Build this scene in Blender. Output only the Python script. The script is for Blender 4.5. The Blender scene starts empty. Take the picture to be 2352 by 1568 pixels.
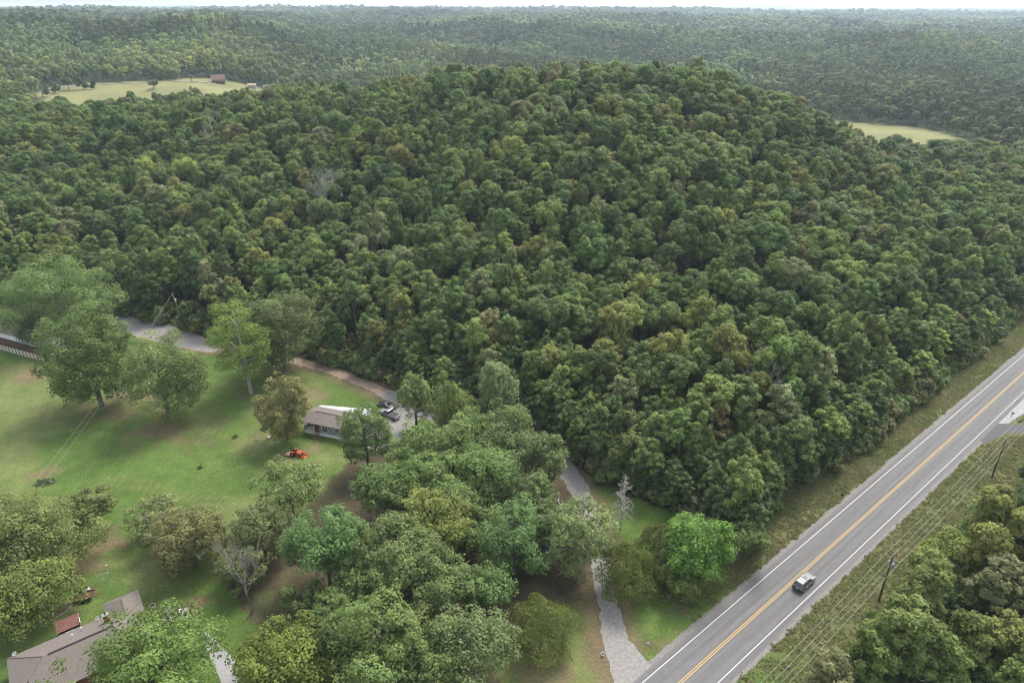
import bpy, math, random
import numpy as np
from mathutils import Vector, Matrix

R = math.radians
# ------------------------------------------------------------------ camera, sky, sun, exposure
SC = bpy.context.scene
COL = SC.collection
CAM_H, PITCH = 88.0, R(26.1)
cam = bpy.data.objects.new('camera', bpy.data.cameras.new('camera'))
COL.objects.link(cam)
cam.location = (0, 0, CAM_H)
cam.rotation_euler = (R(90) - PITCH, 0, 0)
cam.data.sensor_width = 36.0
cam.data.lens = 24.01
cam.data.clip_start = 1.0
cam.data.clip_end = 90000.0
SC.camera = cam

SUN_EL, SUN_AZ = 54.0, 30.0            # azimuth clockwise from the view direction (+Y)
world = bpy.data.worlds.new('World'); SC.world = world
world.use_nodes = True
wn = world.node_tree
sky = wn.nodes.new('ShaderNodeTexSky'); sky.sky_type = 'NISHITA'
sky.sun_disc = False
sky.sun_elevation = R(SUN_EL); sky.sun_rotation = R(SUN_AZ)
sky.air_density = 1.0; sky.dust_density = 2.5; sky.ozone_density = 1.0
bg = wn.nodes['Background']
hs = wn.nodes.new('ShaderNodeHueSaturation'); hs.inputs['Saturation'].default_value = 0.32     # thin cloud whitens the sky
wn.links.new(sky.outputs[0], hs.inputs['Color']); wn.links.new(hs.outputs[0], bg.inputs[0]); bg.inputs[1].default_value = 0.15
sun = bpy.data.objects.new('sun', bpy.data.lights.new('sun', 'SUN')); COL.objects.link(sun)
sun.data.energy = 1.5; sun.data.angle = R(20); sun.data.color = (1.0, 0.93, 0.82)
sd = Vector((math.sin(R(SUN_AZ)) * math.cos(R(SUN_EL)), math.cos(R(SUN_AZ)) * math.cos(R(SUN_EL)), math.sin(R(SUN_EL))))
sun.rotation_euler = sd.to_track_quat('Z', 'Y').to_euler()
sun.location = (-60, 60, 150)
SC.view_settings.view_transform = 'Standard'
SC.view_settings.look = 'None'
SC.view_settings.gamma = 1.0
SC.view_settings.use_curve_mapping = False
SC.view_settings.exposure = 1.5
SC.render.engine = 'CYCLES'
SC.cycles.max_bounces = 4; SC.cycles.diffuse_bounces = 3; SC.cycles.glossy_bounces = 2
SC.cycles.transmission_bounces = 3; SC.cycles.volume_bounces = 1
SC.cycles.caustics_reflective = False; SC.cycles.caustics_refractive = False
SC.cycles.use_denoising = True; SC.cycles.use_adaptive_sampling = False; SC.cycles.filter_width = 0.95

rnd = random.Random(7)
rng = np.random.default_rng(11)
FD = 2049.0 / 1.30612                    # focal length in the 2352 px wide view that the photograph was measured in


def at(px, py, z=0.0):
    """Point of the place seen at (px, py) of the photograph, at height z."""
    u = (px - 1176) / FD; v = (784 - py) / FD
    Y = math.cos(PITCH) + v * math.sin(PITCH); Z = -math.sin(PITCH) + v * math.cos(PITCH)
    t = (z - CAM_H) / Z
    return (u * t, Y * t)


def project(x, y, z):
    """numpy: photograph pixels and distance of points."""
    f = y * math.cos(PITCH) - (z - CAM_H) * math.sin(PITCH)
    up = y * math.sin(PITCH) + (z - CAM_H) * math.cos(PITCH)
    f = np.maximum(f, 1e-3)
    return 1176 + FD * x / f, 784 - FD * up / f, f


def smooth(e0, e1, x):
    t = np.clip((x - e0) / (e1 - e0), 0, 1)
    return t * t * (3 - 2 * t)


_ph = np.random.default_rng(5).uniform(0, 6.283, (40, 3))


def fbm(x, y, scale, octaves=4, seed=0):
    """Smooth wandering noise, about -1..1."""
    x = np.asarray(x, float) / scale; y = np.asarray(y, float) / scale
    out = np.zeros(np.broadcast(x, y).shape); amp = 1.0; tot = 0
    for o in range(octaves):
        for k in range(3):
            p = _ph[(seed * 7 + o * 3 + k) % 40]
            a = p[2]
            out = out + amp * np.sin(x * math.cos(a) * 2.1 + y * math.sin(a) * 2.1 + p[0] + 1.3 * np.sin(-x * math.sin(a) * 1.3 + y * math.cos(a) * 1.7 + p[1])) / 2.0
        tot += amp; x = x * 2.03; y = y * 2.03; amp *= 0.5
    return out / tot


# ------------------------------------------------------------------ lie of the land
ROAD0 = np.array(at(1568, 1487.6))       # a point on the left white edge line
RD = np.array((0.770, 0.638)); RD /= np.linalg.norm(RD)
RQ = np.array((RD[1], -RD[0]))           # to the right, across the road


def road(s, q):
    p = ROAD0 + RD * s + RQ * q
    return float(p[0]), float(p[1])


def road_sq(x, y):
    dx = x - ROAD0[0]; dy = y - ROAD0[1]
    return dx * RD[0] + dy * RD[1], dx * RQ[0] + dy * RQ[1]


HX = [-900, -450, -283, -155, -60, 25, 90, 136, 200, 312, 500]
HZ = [22, 21, 17, 24, 36, 43, 41, 27, 2, 0, 0]
HC = [420, 410, 400, 372, 350, 338, 350, 362, 400, 430, 480]
BX = [-500, -300, -126, -57, -40, -10, 15, 62, 153, 300, 500]
BY = [230, 222, 214, 180, 170, 150, 140, 130, 205, 330, 470]
FDs = np.log(np.array([450, 550, 700, 850, 1050, 1350, 1700, 2200, 2800, 3600, 5000, 12000, 40000.]))
FAz = np.array([-0.8, -0.45, -0.2, 0.1, 0.4, 0.75])
FT = np.array([[28, 24, 8, 4, 1, 0], [30, 26, 4, 0, 0, 0], [34, 30, 2, 0, 0, 0], [48, 40, 0, 0, 2, 0], [66, 50, 8, 2, 6, 1], [50, 40, 36, 34, 10, 4], [54, 46, 24, 26, 18, 6],
               [62, 56, 52, 50, 24, 12], [50, 46, 40, 42, 36, 16], [58, 54, 60, 58, 34, 26], [58, 56, 56, 54, 48, 38], [98, 92, 70, 64, 60, 60], [100, 96, 80, 76, 74, 74]], float)


def zland(x, y):
    x = np.asarray(x, float); y = np.asarray(y, float)
    zc = np.interp(x, HX, HZ); yc = np.interp(x, HX, HC); yb = np.interp(x, BX, BY)
    s = np.clip((y - yb) / (yc - yb), 0, 1)
    front = zc * np.power(0.5 - 0.5 * np.cos(np.pi * s), 0.9)
    yy = np.maximum(y, 100.)
    az = np.clip(x / yy, FAz[0], FAz[-1]); ld = np.clip(np.log(yy), FDs[0], FDs[-1])
    i = np.clip(np.searchsorted(FAz, az) - 1, 0, len(FAz) - 2); j = np.clip(np.searchsorted(FDs, ld) - 1, 0, len(FDs) - 2)
    a = smooth(0, 1, (az - FAz[i]) / (FAz[i + 1] - FAz[i])); b = (ld - FDs[j]) / (FDs[j + 1] - FDs[j])
    zf = (FT[j, i] * (1 - a) + FT[j, i + 1] * a) * (1 - b) + (FT[j + 1, i] * (1 - a) + FT[j + 1, i + 1] * a) * b
    zf = zf + (fbm(x, y, 300, 3, 2) * 15.0 + (1 - np.abs(fbm(x, y, 170, 2, 7)) * 2) * 7.0) * smooth(620, 1050, y) + fbm(x, y, 1500, 2, 4) * 12 * smooth(1500, 4000, y)
    t = smooth(0, 190, y - yc)
    z = front * (1 - t) + zf * t
    rs, rq = road_sq(x, y)
    keep = smooth(14, 80, np.abs(rq - 3.5)) + smooth(700, 1200, rs)
    z = z * np.clip(keep, 0, 1)
    # a shallow rise and fall of the wooded ground
    z = z + fbm(x, y, 40, 2, 1) * 1.6 * smooth(6, 40, y - yb) * np.clip(keep, 0, 1) * (1 - smooth(500, 900, y))
    return np.clip(z, 0.0, 100.0)


def land(x, y):
    return float(zland(np.array([x]), np.array([y]))[0])


def at_land(px, py, h=0.0):
    """Point seen at (px, py) that is h above the land."""
    z = h
    for _ in range(60):
        x, y = at(px, py, z)
        z += 0.5 * (land(x, y) + h - z)
    return x, y


def in_poly(x, y, poly):
    x = np.asarray(x); y = np.asarray(y); c = np.zeros(x.shape, bool); n = len(poly)
    for i in range(n):
        x0, y0 = poly[i]; x1, y1 = poly[(i + 1) % n]
        if y0 == y1: continue
        c ^= ((y0 > y) != (y1 > y)) & (x < (x1 - x0) * (y - y0) / (y1 - y0) + x0)
    return c


def seg_dist(x, y, pts):
    d = np.full(np.shape(x), 1e9)
    for (x0, y0), (x1, y1) in zip(pts[:-1], pts[1:]):
        L = (x1 - x0) ** 2 + (y1 - y0) ** 2
        t = np.clip(((x - x0) * (x1 - x0) + (y - y0) * (y1 - y0)) / L, 0, 1)
        d = np.minimum(d, np.hypot(x - x0 - t * (x1 - x0), y - y0 - t * (y1 - y0)))
    return d


EDGE = [at(*p) for p in [(-200, 690), (0, 700), (150, 712), (300, 728), (400, 752), (500, 772), (600, 788), (700, 818), (800, 850), (900, 884), (1000, 925),
                         (1110, 975), (1220, 1005), (1310, 1030), (1352, 1085), (1420, 1122), (1500, 1150), (1570, 1185), (1680, 1250), (1730, 1262)]]
EDGE += [road(s, q) for s, q in [(40, -10.5), (60, -9.0), (90, -9.0), (120, -10), (150, -11), (200, -12), (300, -12), (450, -12), (700, -12)]]
HILLWOOD = [(-1200, 230)] + EDGE + [(440, 470), (330, 428), (240, 424), (190, 470), (120, 560), (-120, 560), (-150, 440), (-156, 424), (-1200, 424)]
FIELD_L = [(-300, 424), (-330, 500), (-366, 556), (-372, 634), (-330, 652), (-280, 672), (-222, 692), (-208, 650), (-176, 530), (-148, 424)]
FIELD_R = [(205, 428), (195, 480), (205, 610), (262, 620), (318, 585), (335, 545), (330, 500), (318, 428), (240, 422)]
RIGHTWOOD = [road(s, q) for s, q in [(-40, 19), (0, 19), (16, 20), (32, 21.5), (45, 24), (60, 25), (84, 20), (112, 20), (200, 40), (200, 260), (-40, 200)]]

GROVE = [(760, 1120), (840, 1010), (960, 990), (1210, 1010), (1290, 1090), (1330, 1160), (1355, 1260), (1350, 1370), (1230, 1400), (1150, 1490), (1170, 1640), (700, 1640), (650, 1480), (560, 1400), (520, 1330), (600, 1210), (720, 1160)]
GRAVEL_AXIS = [(1432, 1600), (1424, 1530), (1410, 1470), (1398, 1400), (1388, 1350), (1378, 1290), (1366, 1220), (1350, 1165), (1322, 1110), (1290, 1062), (1240, 1030), (1160, 1005), (1080, 985), (1000, 950), (940, 925), (880, 900)]
DIRT_AXIS = [(880, 900), (820, 874), (760, 850), (700, 834), (640, 822), (560, 808), (480, 797), (420, 780), (350, 757), (290, 735), (200, 722)]
gravel_pts = [at(*p) for p in GRAVEL_AXIS]; dirt_pts = [at(*p) for p in DIRT_AXIS]


# ------------------------------------------------------------------ object helpers
def tag(o, label=None, cat=None, group=None, kind=None):
    if label: o['label'] = label
    if cat: o['category'] = cat
    if group: o['group'] = group
    if kind: o['kind'] = kind
    return o


def thing(name, label, cat, loc=(0, 0, 0), rz=0.0, group=None):
    o = bpy.data.objects.new(name, None); COL.objects.link(o)
    o.empty_display_size = 0.3
    o.location = loc; o.rotation_euler = (0, 0, rz)
    return tag(o, label, cat, group)


def link(name, mesh, parent=None):
    o = bpy.data.objects.new(name, mesh); COL.objects.link(o)
    if parent is not None: o.parent = parent
    return o


def np_mesh(name, verts, faces, k, mats, midx=None, attrs=None, smooth_=False):
    """Mesh from numpy arrays, all faces with k corners."""
    me = bpy.data.meshes.new(name)
    n = len(faces)
    me.vertices.add(len(verts)); me.vertices.foreach_set('co', np.asarray(verts, np.float32).ravel())
    me.loops.add(n * k); me.loops.foreach_set('vertex_index', np.asarray(faces, np.int32).ravel())
    me.polygons.add(n)
    me.polygons.foreach_set('loop_start', np.arange(0, n * k, k, dtype=np.int32))
    me.polygons.foreach_set('loop_total', np.full(n, k, np.int32))
    if midx is not None: me.polygons.foreach_set('material_index', np.asarray(midx, np.int32))
    me.polygons.foreach_set('use_smooth', np.full(n, bool(smooth_)))
    for m in mats: me.materials.append(m)
    for nm, (typ, data) in (attrs or {}).items():
        a = me.attributes.new(nm, typ, 'POINT')
        a.data.foreach_set('value' if typ in ('FLOAT', 'INT') else ('color' if typ == 'FLOAT_COLOR' else 'vector'), np.asarray(data).ravel())
    me.update(calc_edges=True)
    return me


class MB:
    """Collects faces of one mesh part."""
    def __init__(s): s.v = []; s.f = []; s.m = []
    def add(s, vs, fs, mi=0):
        b = len(s.v); s.v += [tuple(p) for p in vs]; s.f += [tuple(b + i for i in f) for f in fs]; s.m += [mi] * len(fs)
    def box(s, c, d, rz=0.0, mi=0, taper=1.0, M=None):
        ca, sa = math.cos(rz), math.sin(rz); vs = []
        for z in (-1, 1):
            k = taper if z > 0 else 1
            for x, y in ((-1, -1), (1, -1), (1, 1), (-1, 1)):
                X, Y = x * d[0] / 2 * k, y * d[1] / 2 * k
                vs.append(Vector((c[0] + X * ca - Y * sa, c[1] + X * sa + Y * ca, c[2] + z * d[2] / 2)))
        if M is not None: vs = [M @ v for v in vs]
        s.add(vs, [(0, 3, 2, 1), (4, 5, 6, 7), (0, 1, 5, 4), (1, 2, 6, 5), (2, 3, 7, 6), (3, 0, 4, 7)], mi); return s
    def prism(s, poly, z0, z1, mi=0):
        n = len(poly)
        s.add([(x, y, z0) for x, y in poly] + [(x, y, z1) for x, y in poly],
              [tuple(range(n - 1, -1, -1)), tuple(range(n, 2 * n))] + [(i, (i + 1) % n, n + (i + 1) % n, n + i) for i in range(n)], mi); return s
    def tube(s, pts, rad, n=6, mi=0, cap=True):
        pts = [Vector(p) for p in pts]
        if not hasattr(rad, '__len__'): rad = [rad] * len(pts)
        vs = []
        for i, p in enumerate(pts):
            d = (pts[min(i + 1, len(pts) - 1)] - pts[max(i - 1, 0)]).normalized()
            a = d.cross(Vector((0, 0, 1)) if abs(d.z) < 0.9 else Vector((1, 0, 0))).normalized(); b = d.cross(a)
            for k in range(n):
                t = 2 * math.pi * k / n
                vs.append(p + (a * math.cos(t) + b * math.sin(t)) * rad[i])
        fs = [(i * n + k, i * n + (k + 1) % n, (i + 1) * n + (k + 1) % n, (i + 1) * n + k) for i in range(len(pts) - 1) for k in range(n)]
        if cap: fs += [tuple(range(n - 1, -1, -1)), tuple(range((len(pts) - 1) * n, len(pts) * n))]
        s.add(vs, fs, mi); return s
    def lathe(s, prof, n=16, c=(0, 0, 0), axis='z', mi=0):
        vs = []
        for r, h in prof:
            for k in range(n):
                t = 2 * math.pi * k / n; x, y = r * math.cos(t), r * math.sin(t)
                vs.append((c[0] + x, c[1] + y, c[2] + h) if axis == 'z' else ((c[0] + x, c[1] + h, c[2] + y) if axis == 'y' else (c[0] + h, c[1] + x, c[2] + y)))
        m = len(prof)
        s.add(vs, [(i * n + k, i * n + (k + 1) % n, (i + 1) * n + (k + 1) % n, (i + 1) * n + k) for i in range(m - 1) for k in range(n)], mi); return s
    def quad(s, a, b, c, d, mi=0):
        s.add([a, b, c, d], [(0, 1, 2, 3)], mi); return s
    def build(s, name, mats, parent=None, smooth_=False, bevel=0.0):
        me = bpy.data.meshes.new(name); me.from_pydata(s.v, [], s.f)
        for m in (mats if isinstance(mats, (list, tuple)) else [mats]): me.materials.append(m)
        me.polygons.foreach_set('material_index', s.m)
        if smooth_: me.polygons.foreach_set('use_smooth', [True] * len(s.f))
        me.update()
        o = link(name, me, parent)
        if bevel:
            b = o.modifiers.new('bevel', 'BEVEL'); b.width = bevel; b.segments = 2; b.limit_method = 'ANGLE'
        return o


# ------------------------------------------------------------------ materials
def mat(name, color, rough=0.8, spec=0.3, metal=0.0, var=0.0, scale=6.0, bump=0.0, coat=0.0, dark=None):
    m = bpy.data.materials.new(name); m.use_nodes = True; nt = m.node_tree; b = nt.nodes['Principled BSDF']
    b.inputs['Roughness'].default_value = rough; b.inputs['Specular IOR Level'].default_value = spec; b.inputs['Metallic'].default_value = metal
    b.inputs['Coat Weight'].default_value = coat
    b.inputs['Base Color'].default_value = (*color, 1)
    if var or bump:
        tc = nt.nodes.new('ShaderNodeTexCoord'); nz = nt.nodes.new('ShaderNodeTexNoise')
        nz.inputs['Scale'].default_value = scale; nz.inputs['Detail'].default_value = 7; nz.inputs['Roughness'].default_value = 0.65
        nt.links.new(tc.outputs['Object'], nz.inputs['Vector'])
        if var:
            mx = nt.nodes.new('ShaderNodeMix'); mx.data_type = 'RGBA'
            d = dark or tuple(c * (1 - var) for c in color); l = tuple(min(1, c * (1 + var)) for c in color)
            mr = nt.nodes.new('ShaderNodeMapRange'); mr.inputs[1].default_value = 0.3; mr.inputs[2].default_value = 0.7
            nt.links.new(nz.outputs[0], mr.inputs[0]); nt.links.new(mr.outputs[0], mx.inputs[0])
            mx.inputs[6].default_value = (*d, 1); mx.inputs[7].default_value = (*l, 1)
            nt.links.new(mx.outputs[2], b.inputs['Base Color'])
        if bump:
            bp = nt.nodes.new('ShaderNodeBump'); bp.inputs['Strength'].default_value = 1.0; bp.inputs['Distance'].default_value = bump
            nt.links.new(nz.outputs[0], bp.inputs['Height']); nt.links.new(bp.outputs[0], b.inputs['Normal'])
    return m


def leaf_mat(name, transl=0.35, spec=0.10):
    """Foliage: colour from the tree's own tint, a different tone for every spray."""
    m = bpy.data.materials.new(name); m.use_nodes = True; nt = m.node_tree; b = nt.nodes['Principled BSDF']; out = nt.nodes['Material Output']
    t = nt.nodes.new('ShaderNodeAttribute'); t.attribute_type = 'INSTANCER'; t.attribute_name = 'tint'
    v = nt.nodes.new('ShaderNodeAttribute'); v.attribute_name = 'tone'
    mr = nt.nodes.new('ShaderNodeMapRange'); mr.inputs[3].default_value = 0.60; mr.inputs[4].default_value = 1.45
    nt.links.new(v.outputs['Fac'], mr.inputs[0])
    mul = nt.nodes.new('ShaderNodeVectorMath'); mul.operation = 'SCALE'
    nt.links.new(t.outputs['Color'], mul.inputs[0]); nt.links.new(mr.outputs[0], mul.inputs['Scale'])
    nt.links.new(mul.outputs[0], b.inputs['Base Color'])
    b.inputs['Roughness'].default_value = 0.55; b.inputs['Specular IOR Level'].default_value = spec
    tr = nt.nodes.new('ShaderNodeBsdfTranslucent'); nt.links.new(mul.outputs[0], tr.inputs[0])
    mx = nt.nodes.new('ShaderNodeMixShader'); mx.inputs[0].default_value = transl
    nt.links.new(b.outputs[0], mx.inputs[1]); nt.links.new(tr.outputs[0], mx.inputs[2]); nt.links.new(mx.outputs[0], out.inputs[0])
    return m


LEAF = leaf_mat('leaf')
BARK = mat('bark', (0.125, 0.11, 0.092), 0.9, 0.1, var=0.35, scale=5)
PALEBARK = mat('pale_bark', (0.25, 0.235, 0.215), 0.9, 0.1, var=0.3, scale=4)
DEADWOOD = mat('dead_wood', (0.30, 0.285, 0.27), 0.9, 0.1, var=0.3, scale=4)
ASPHALT = mat('asphalt', (0.118, 0.116, 0.117), 0.85, 0.25, var=0.10, scale=0.9, bump=0.004)
nt = ASPHALT.node_tree; pb = nt.nodes['Principled BSDF']; prev = pb.inputs['Base Color'].links[0].from_socket
tc = nt.nodes.new('ShaderNodeTexCoord'); mp = nt.nodes.new('ShaderNodeMapping'); mp.vector_type = 'TEXTURE'
mp.inputs['Rotation'].default_value = (0, 0, math.atan2(0.638, 0.770)); mp.inputs['Location'].default_value = (*at(1568, 1487.6), 0)
nt.links.new(tc.outputs['Object'], mp.inputs[0])
sx = nt.nodes.new('ShaderNodeSeparateXYZ'); nt.links.new(mp.outputs[0], sx.inputs[0])
wv_ = nt.nodes.new('ShaderNodeMath'); wv_.operation = 'MULTIPLY'; wv_.inputs[1].default_value = 2 * math.pi / 1.75; nt.links.new(sx.outputs[1], wv_.inputs[0])
cs_ = nt.nodes.new('ShaderNodeMath'); cs_.operation = 'COSINE'; nt.links.new(wv_.outputs[0], cs_.inputs[0])
m2 = nt.nodes.new('ShaderNodeMapping'); m2.inputs['Scale'].default_value = (0.035, 1.6, 1); nt.links.new(mp.outputs[0], m2.inputs[0])
nz = nt.nodes.new('ShaderNodeTexNoise'); nz.inputs['Scale'].default_value = 1.0; nz.inputs['Detail'].default_value = 6; nt.links.new(m2.outputs[0], nz.inputs['Vector'])
r1 = nt.nodes.new('ShaderNodeMapRange'); r1.inputs[1].default_value = -1; r1.inputs[3].default_value = 1.06; r1.inputs[4].default_value = 0.92; nt.links.new(cs_.outputs[0], r1.inputs[0])
r2 = nt.nodes.new('ShaderNodeMapRange'); r2.inputs[1].default_value = 0.3; r2.inputs[2].default_value = 0.7; r2.inputs[3].default_value = 0.84; r2.inputs[4].default_value = 1.12; nt.links.new(nz.outputs[0], r2.inputs[0])
mm = nt.nodes.new('ShaderNodeMath'); mm.operation = 'MULTIPLY'; nt.links.new(r1.outputs[0], mm.inputs[0]); nt.links.new(r2.outputs[0], mm.inputs[1])
vs_ = nt.nodes.new('ShaderNodeVectorMath'); vs_.operation = 'SCALE'; nt.links.new(prev, vs_.inputs[0]); nt.links.new(mm.outputs[0], vs_.inputs['Scale']); nt.links.new(vs_.outputs[0], pb.inputs['Base Color'])
DARKASPHALT = mat('dark_asphalt', (0.075, 0.075, 0.08), 0.85, 0.25, var=0.15, scale=1.5)
GRAVEL = mat('gravel', (0.20, 0.192, 0.182), 0.95, 0.1, var=0.25, scale=1.6, bump=0.02)
SHOULDER = mat('shoulder_gravel', (0.165, 0.158, 0.148), 0.95, 0.1, var=0.3, scale=2.0, bump=0.02)
DIRT = mat('dirt_road', (0.245, 0.185, 0.142), 0.95, 0.1, var=0.22, scale=0.8, bump=0.03)
CONCRETE = mat('concrete', (0.25, 0.25, 0.252), 0.9, 0.2, var=0.14, scale=0.7)
WHITELINE = mat('white_line_paint', (0.46, 0.46, 0.46), 0.7, 0.3, var=0.10, scale=3)
YELLOWLINE = mat('yellow_line_paint', (0.37, 0.26, 0.095), 0.7, 0.3, var=0.12, scale=3)
WHITE = mat('white_paint', (0.60, 0.60, 0.59), 0.6, 0.3, var=0.06, scale=2)
SHINGLE = mat('grey_shingle', (0.134, 0.116, 0.104), 0.92, 0.15, var=0.16, scale=3.0, bump=0.01)
SIDING = mat('grey_siding', (0.20, 0.22, 0.235), 0.8, 0.2, var=0.08, scale=2)
GLASS = mat('dark_glass', (0.02, 0.025, 0.03), 0.08, 0.6)
BLACK = mat('black_plastic', (0.02, 0.02, 0.022), 0.5, 0.4)
RUBBER = mat('tyre_rubber', (0.018, 0.018, 0.018), 0.85, 0.2)
ALLOY = mat('alloy', (0.5, 0.5, 0.52), 0.35, 0.5, metal=0.8)
SILVER = mat('silver_paint', (0.17, 0.175, 0.18), 0.42, 0.4, metal=0.2, coat=0.15)
CHARCOAL = mat('charcoal_paint', (0.045, 0.047, 0.055), 0.25, 0.5, coat=0.7)
BLUEBLACK = mat('black_paint', (0.016, 0.018, 0.024), 0.22, 0.5, coat=0.7)
ORANGE = mat('orange_paint', (0.50, 0.075, 0.018), 0.45, 0.4, var=0.15, scale=5)
RED = mat('red_lens', (0.35, 0.015, 0.015), 0.3, 0.5)
LENS = mat('clear_lens', (0.7, 0.7, 0.72), 0.15, 0.6)
RUSTROOF = mat('rusty_roof', (0.125, 0.058, 0.046), 0.8, 0.25, var=0.35, scale=2.5)
WOOD = mat('weathered_wood', (0.20, 0.14, 0.088), 0.85, 0.15, var=0.3, scale=4)
DARKWOOD = mat('dark_wood', (0.085, 0.05, 0.036), 0.85, 0.15, var=0.3, scale=4)
POLEWOOD = mat('pole_wood', (0.10, 0.085, 0.07), 0.9, 0.1, var=0.25, scale=4)
GREYWOOD = mat('grey_wood', (0.23, 0.22, 0.205), 0.9, 0.1, var=0.2, scale=4)
WIRE = mat('wire_metal', (0.30, 0.30, 0.28), 0.6, 0.4)
STEEL = mat('galvanised_steel', (0.32, 0.335, 0.34), 0.45, 0.5, metal=0.3, var=0.1, scale=4)
BRICK = mat('red_brick', (0.18, 0.066, 0.043), 0.9, 0.15, var=0.25, scale=6)
TAN = mat('tan_board', (0.30, 0.26, 0.21), 0.85, 0.2, var=0.12, scale=3)
STONE = mat('pale_stone', (0.22, 0.205, 0.19), 0.9, 0.15, var=0.3, scale=3)
LOGWALL = mat('log_wall', (0.16, 0.10, 0.065), 0.85, 0.15, var=0.25, scale=2)
REDROOF = mat('red_brown_roof', (0.14, 0.095, 0.08), 0.85, 0.15, var=0.15, scale=1)
CHAR = mat('charred_wood', (0.022, 0.02, 0.018), 0.95, 0.1, var=0.4, scale=3)
WATER = mat('water', (0.10, 0.13, 0.15), 0.06, 0.6)

G = dict(dark=(0.062, 0.098, 0.036), deep=(0.077, 0.116, 0.043), mid=(0.102, 0.144, 0.048), olive=(0.130, 0.148, 0.050), grey=(0.122, 0.144, 0.074),
         brown=(0.140, 0.138, 0.068), bright=(0.114, 0.172, 0.050), yellow=(0.168, 0.200, 0.064), lime=(0.138, 0.196, 0.054))


# ------------------------------------------------------------------ foliage makers (numpy)
def unit(a): return a / np.maximum(np.linalg.norm(a, axis=1, keepdims=True), 1e-9)


def sprays(P, N, size, g):
    """Leaf sprays: one bent rhombus each."""
    n = len(P)
    t = unit(np.cross(N, g.normal(size=(n, 3)))); b = np.cross(N, t)
    L = (size * g.uniform(0.6, 1.35, n))[:, None]
    V = np.stack([P - t * L * 0.62, P + b * L * 0.42 - N * L * 0.10, P + t * L * 0.62, P - b * L * 0.42 - N * L * 0.10], 1)
    return V.reshape(-1, 3), np.arange(n * 4).reshape(n, 4)


def crown(g, a, c, zc, ncl, nleaf, leaf, kind='broad', rcl=0.22, lobes=None):
    """Verts, faces, tone and clump centres of a crown of radius a, half height c, centred zc up."""
    low = {'broad': -0.45, 'feather': -0.8, 'open': -0.6, 'round': -0.9}.get(kind, -0.6)
    nl = lobes or max(4, int(ncl / 9))
    L = unit(g.normal(size=(nl * 4, 3))); L = L[L[:, 2] > low][:nl]; nl = len(L)
    LR = g.uniform(0.30, 0.50, nl)                                   # main limbs, each with its own dome of clumps
    LC = L * ((1.02 - LR) * g.uniform(0.72, 1.06, nl))[:, None]
    which = g.choice(nl, ncl, p=LR ** 2 / (LR ** 2).sum())
    d = unit(g.normal(size=(ncl, 3)) + 0.55 * L[which] + np.array([0, 0, 0.25 if low > -0.85 else 0.05]))
    C = (LC[which] + d * (LR[which] * g.uniform(0.55, 1.0, ncl) - rcl * 0.45)[:, None])
    C = np.concatenate([C, unit(g.normal(size=(max(3, ncl // 8), 3))) * 0.35]) * np.array([a, a, c])
    d = C
    if kind == 'feather':
        C[:, :2] *= (1 - 0.35 * np.clip(C[:, 2:3] / c, -0.3, 1))
    RC = a * rcl * g.uniform(0.65, 1.25, len(d))
    tone_c = g.uniform(0.15, 0.85, len(d))
    w = RC ** 2; idx = g.choice(len(d), nleaf, p=w / w.sum())
    out = unit(C[idx] / np.array([a, a, c]) + 1e-6)
    dd = unit(g.normal(size=(nleaf, 3)) + 0.45 * out + np.array([0, 0, 0.45]))
    sq = np.array([1, 1, 0.8]) if kind != 'feather' else np.array([0.75, 0.75, 1.5])
    P = C[idx] + dd * RC[idx][:, None] * g.uniform(0.62, 1.08, nleaf)[:, None] * sq
    stray = g.uniform(size=nleaf) < 0.08
    P[stray] += dd[stray] * RC[idx][stray][:, None] * 0.25
    N = unit(dd + 0.32 * g.normal(size=(nleaf, 3)) + np.array([0, 0, 0.40]))
    P[:, 2] += zc
    V, F = sprays(P, N, leaf, g)
    tone = np.clip(tone_c[idx] + g.normal(size=nleaf) * 0.11, 0, 1)
    C = C.copy(); C[:, 2] += zc
    return V, F, np.repeat(tone, 4), C


def cedar(g, a, h, z0, nleaf, leaf):
    """Dense evergreen of close upright sprays on a lumpy egg or cone."""
    t = g.uniform(0, 1, nleaf) ** 0.8; ph = g.uniform(0, 6.283, nleaf)
    prof = a * np.power(np.sin(np.pi * np.clip(0.16 + 0.84 * t, 0, 1)), 0.6) * (1 - 0.15 * t)
    lob = 1 + 0.18 * np.sin(3 * ph + 7 * t + g.uniform(0, 6)) + 0.16 * np.sin(5 * ph - 11 * t + g.uniform(0, 6))
    r = prof * lob * np.sqrt(g.uniform(0.45, 1.05, nleaf))
    P = np.stack([r * np.cos(ph), r * np.sin(ph), z0 + h * t], 1)
    out = np.stack([np.cos(ph), np.sin(ph), np.full(nleaf, 0.5)], 1)
    V, F = sprays(P, unit(out + 0.6 * g.normal(size=(nleaf, 3))), leaf, g)
    tone = np.clip(0.5 + 0.35 * np.sin(5 * ph + 9 * t) * 0.6 + g.normal(size=nleaf) * 0.2, 0, 1)
    return V, F, np.repeat(tone, 4), np.zeros((0, 3))


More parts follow.
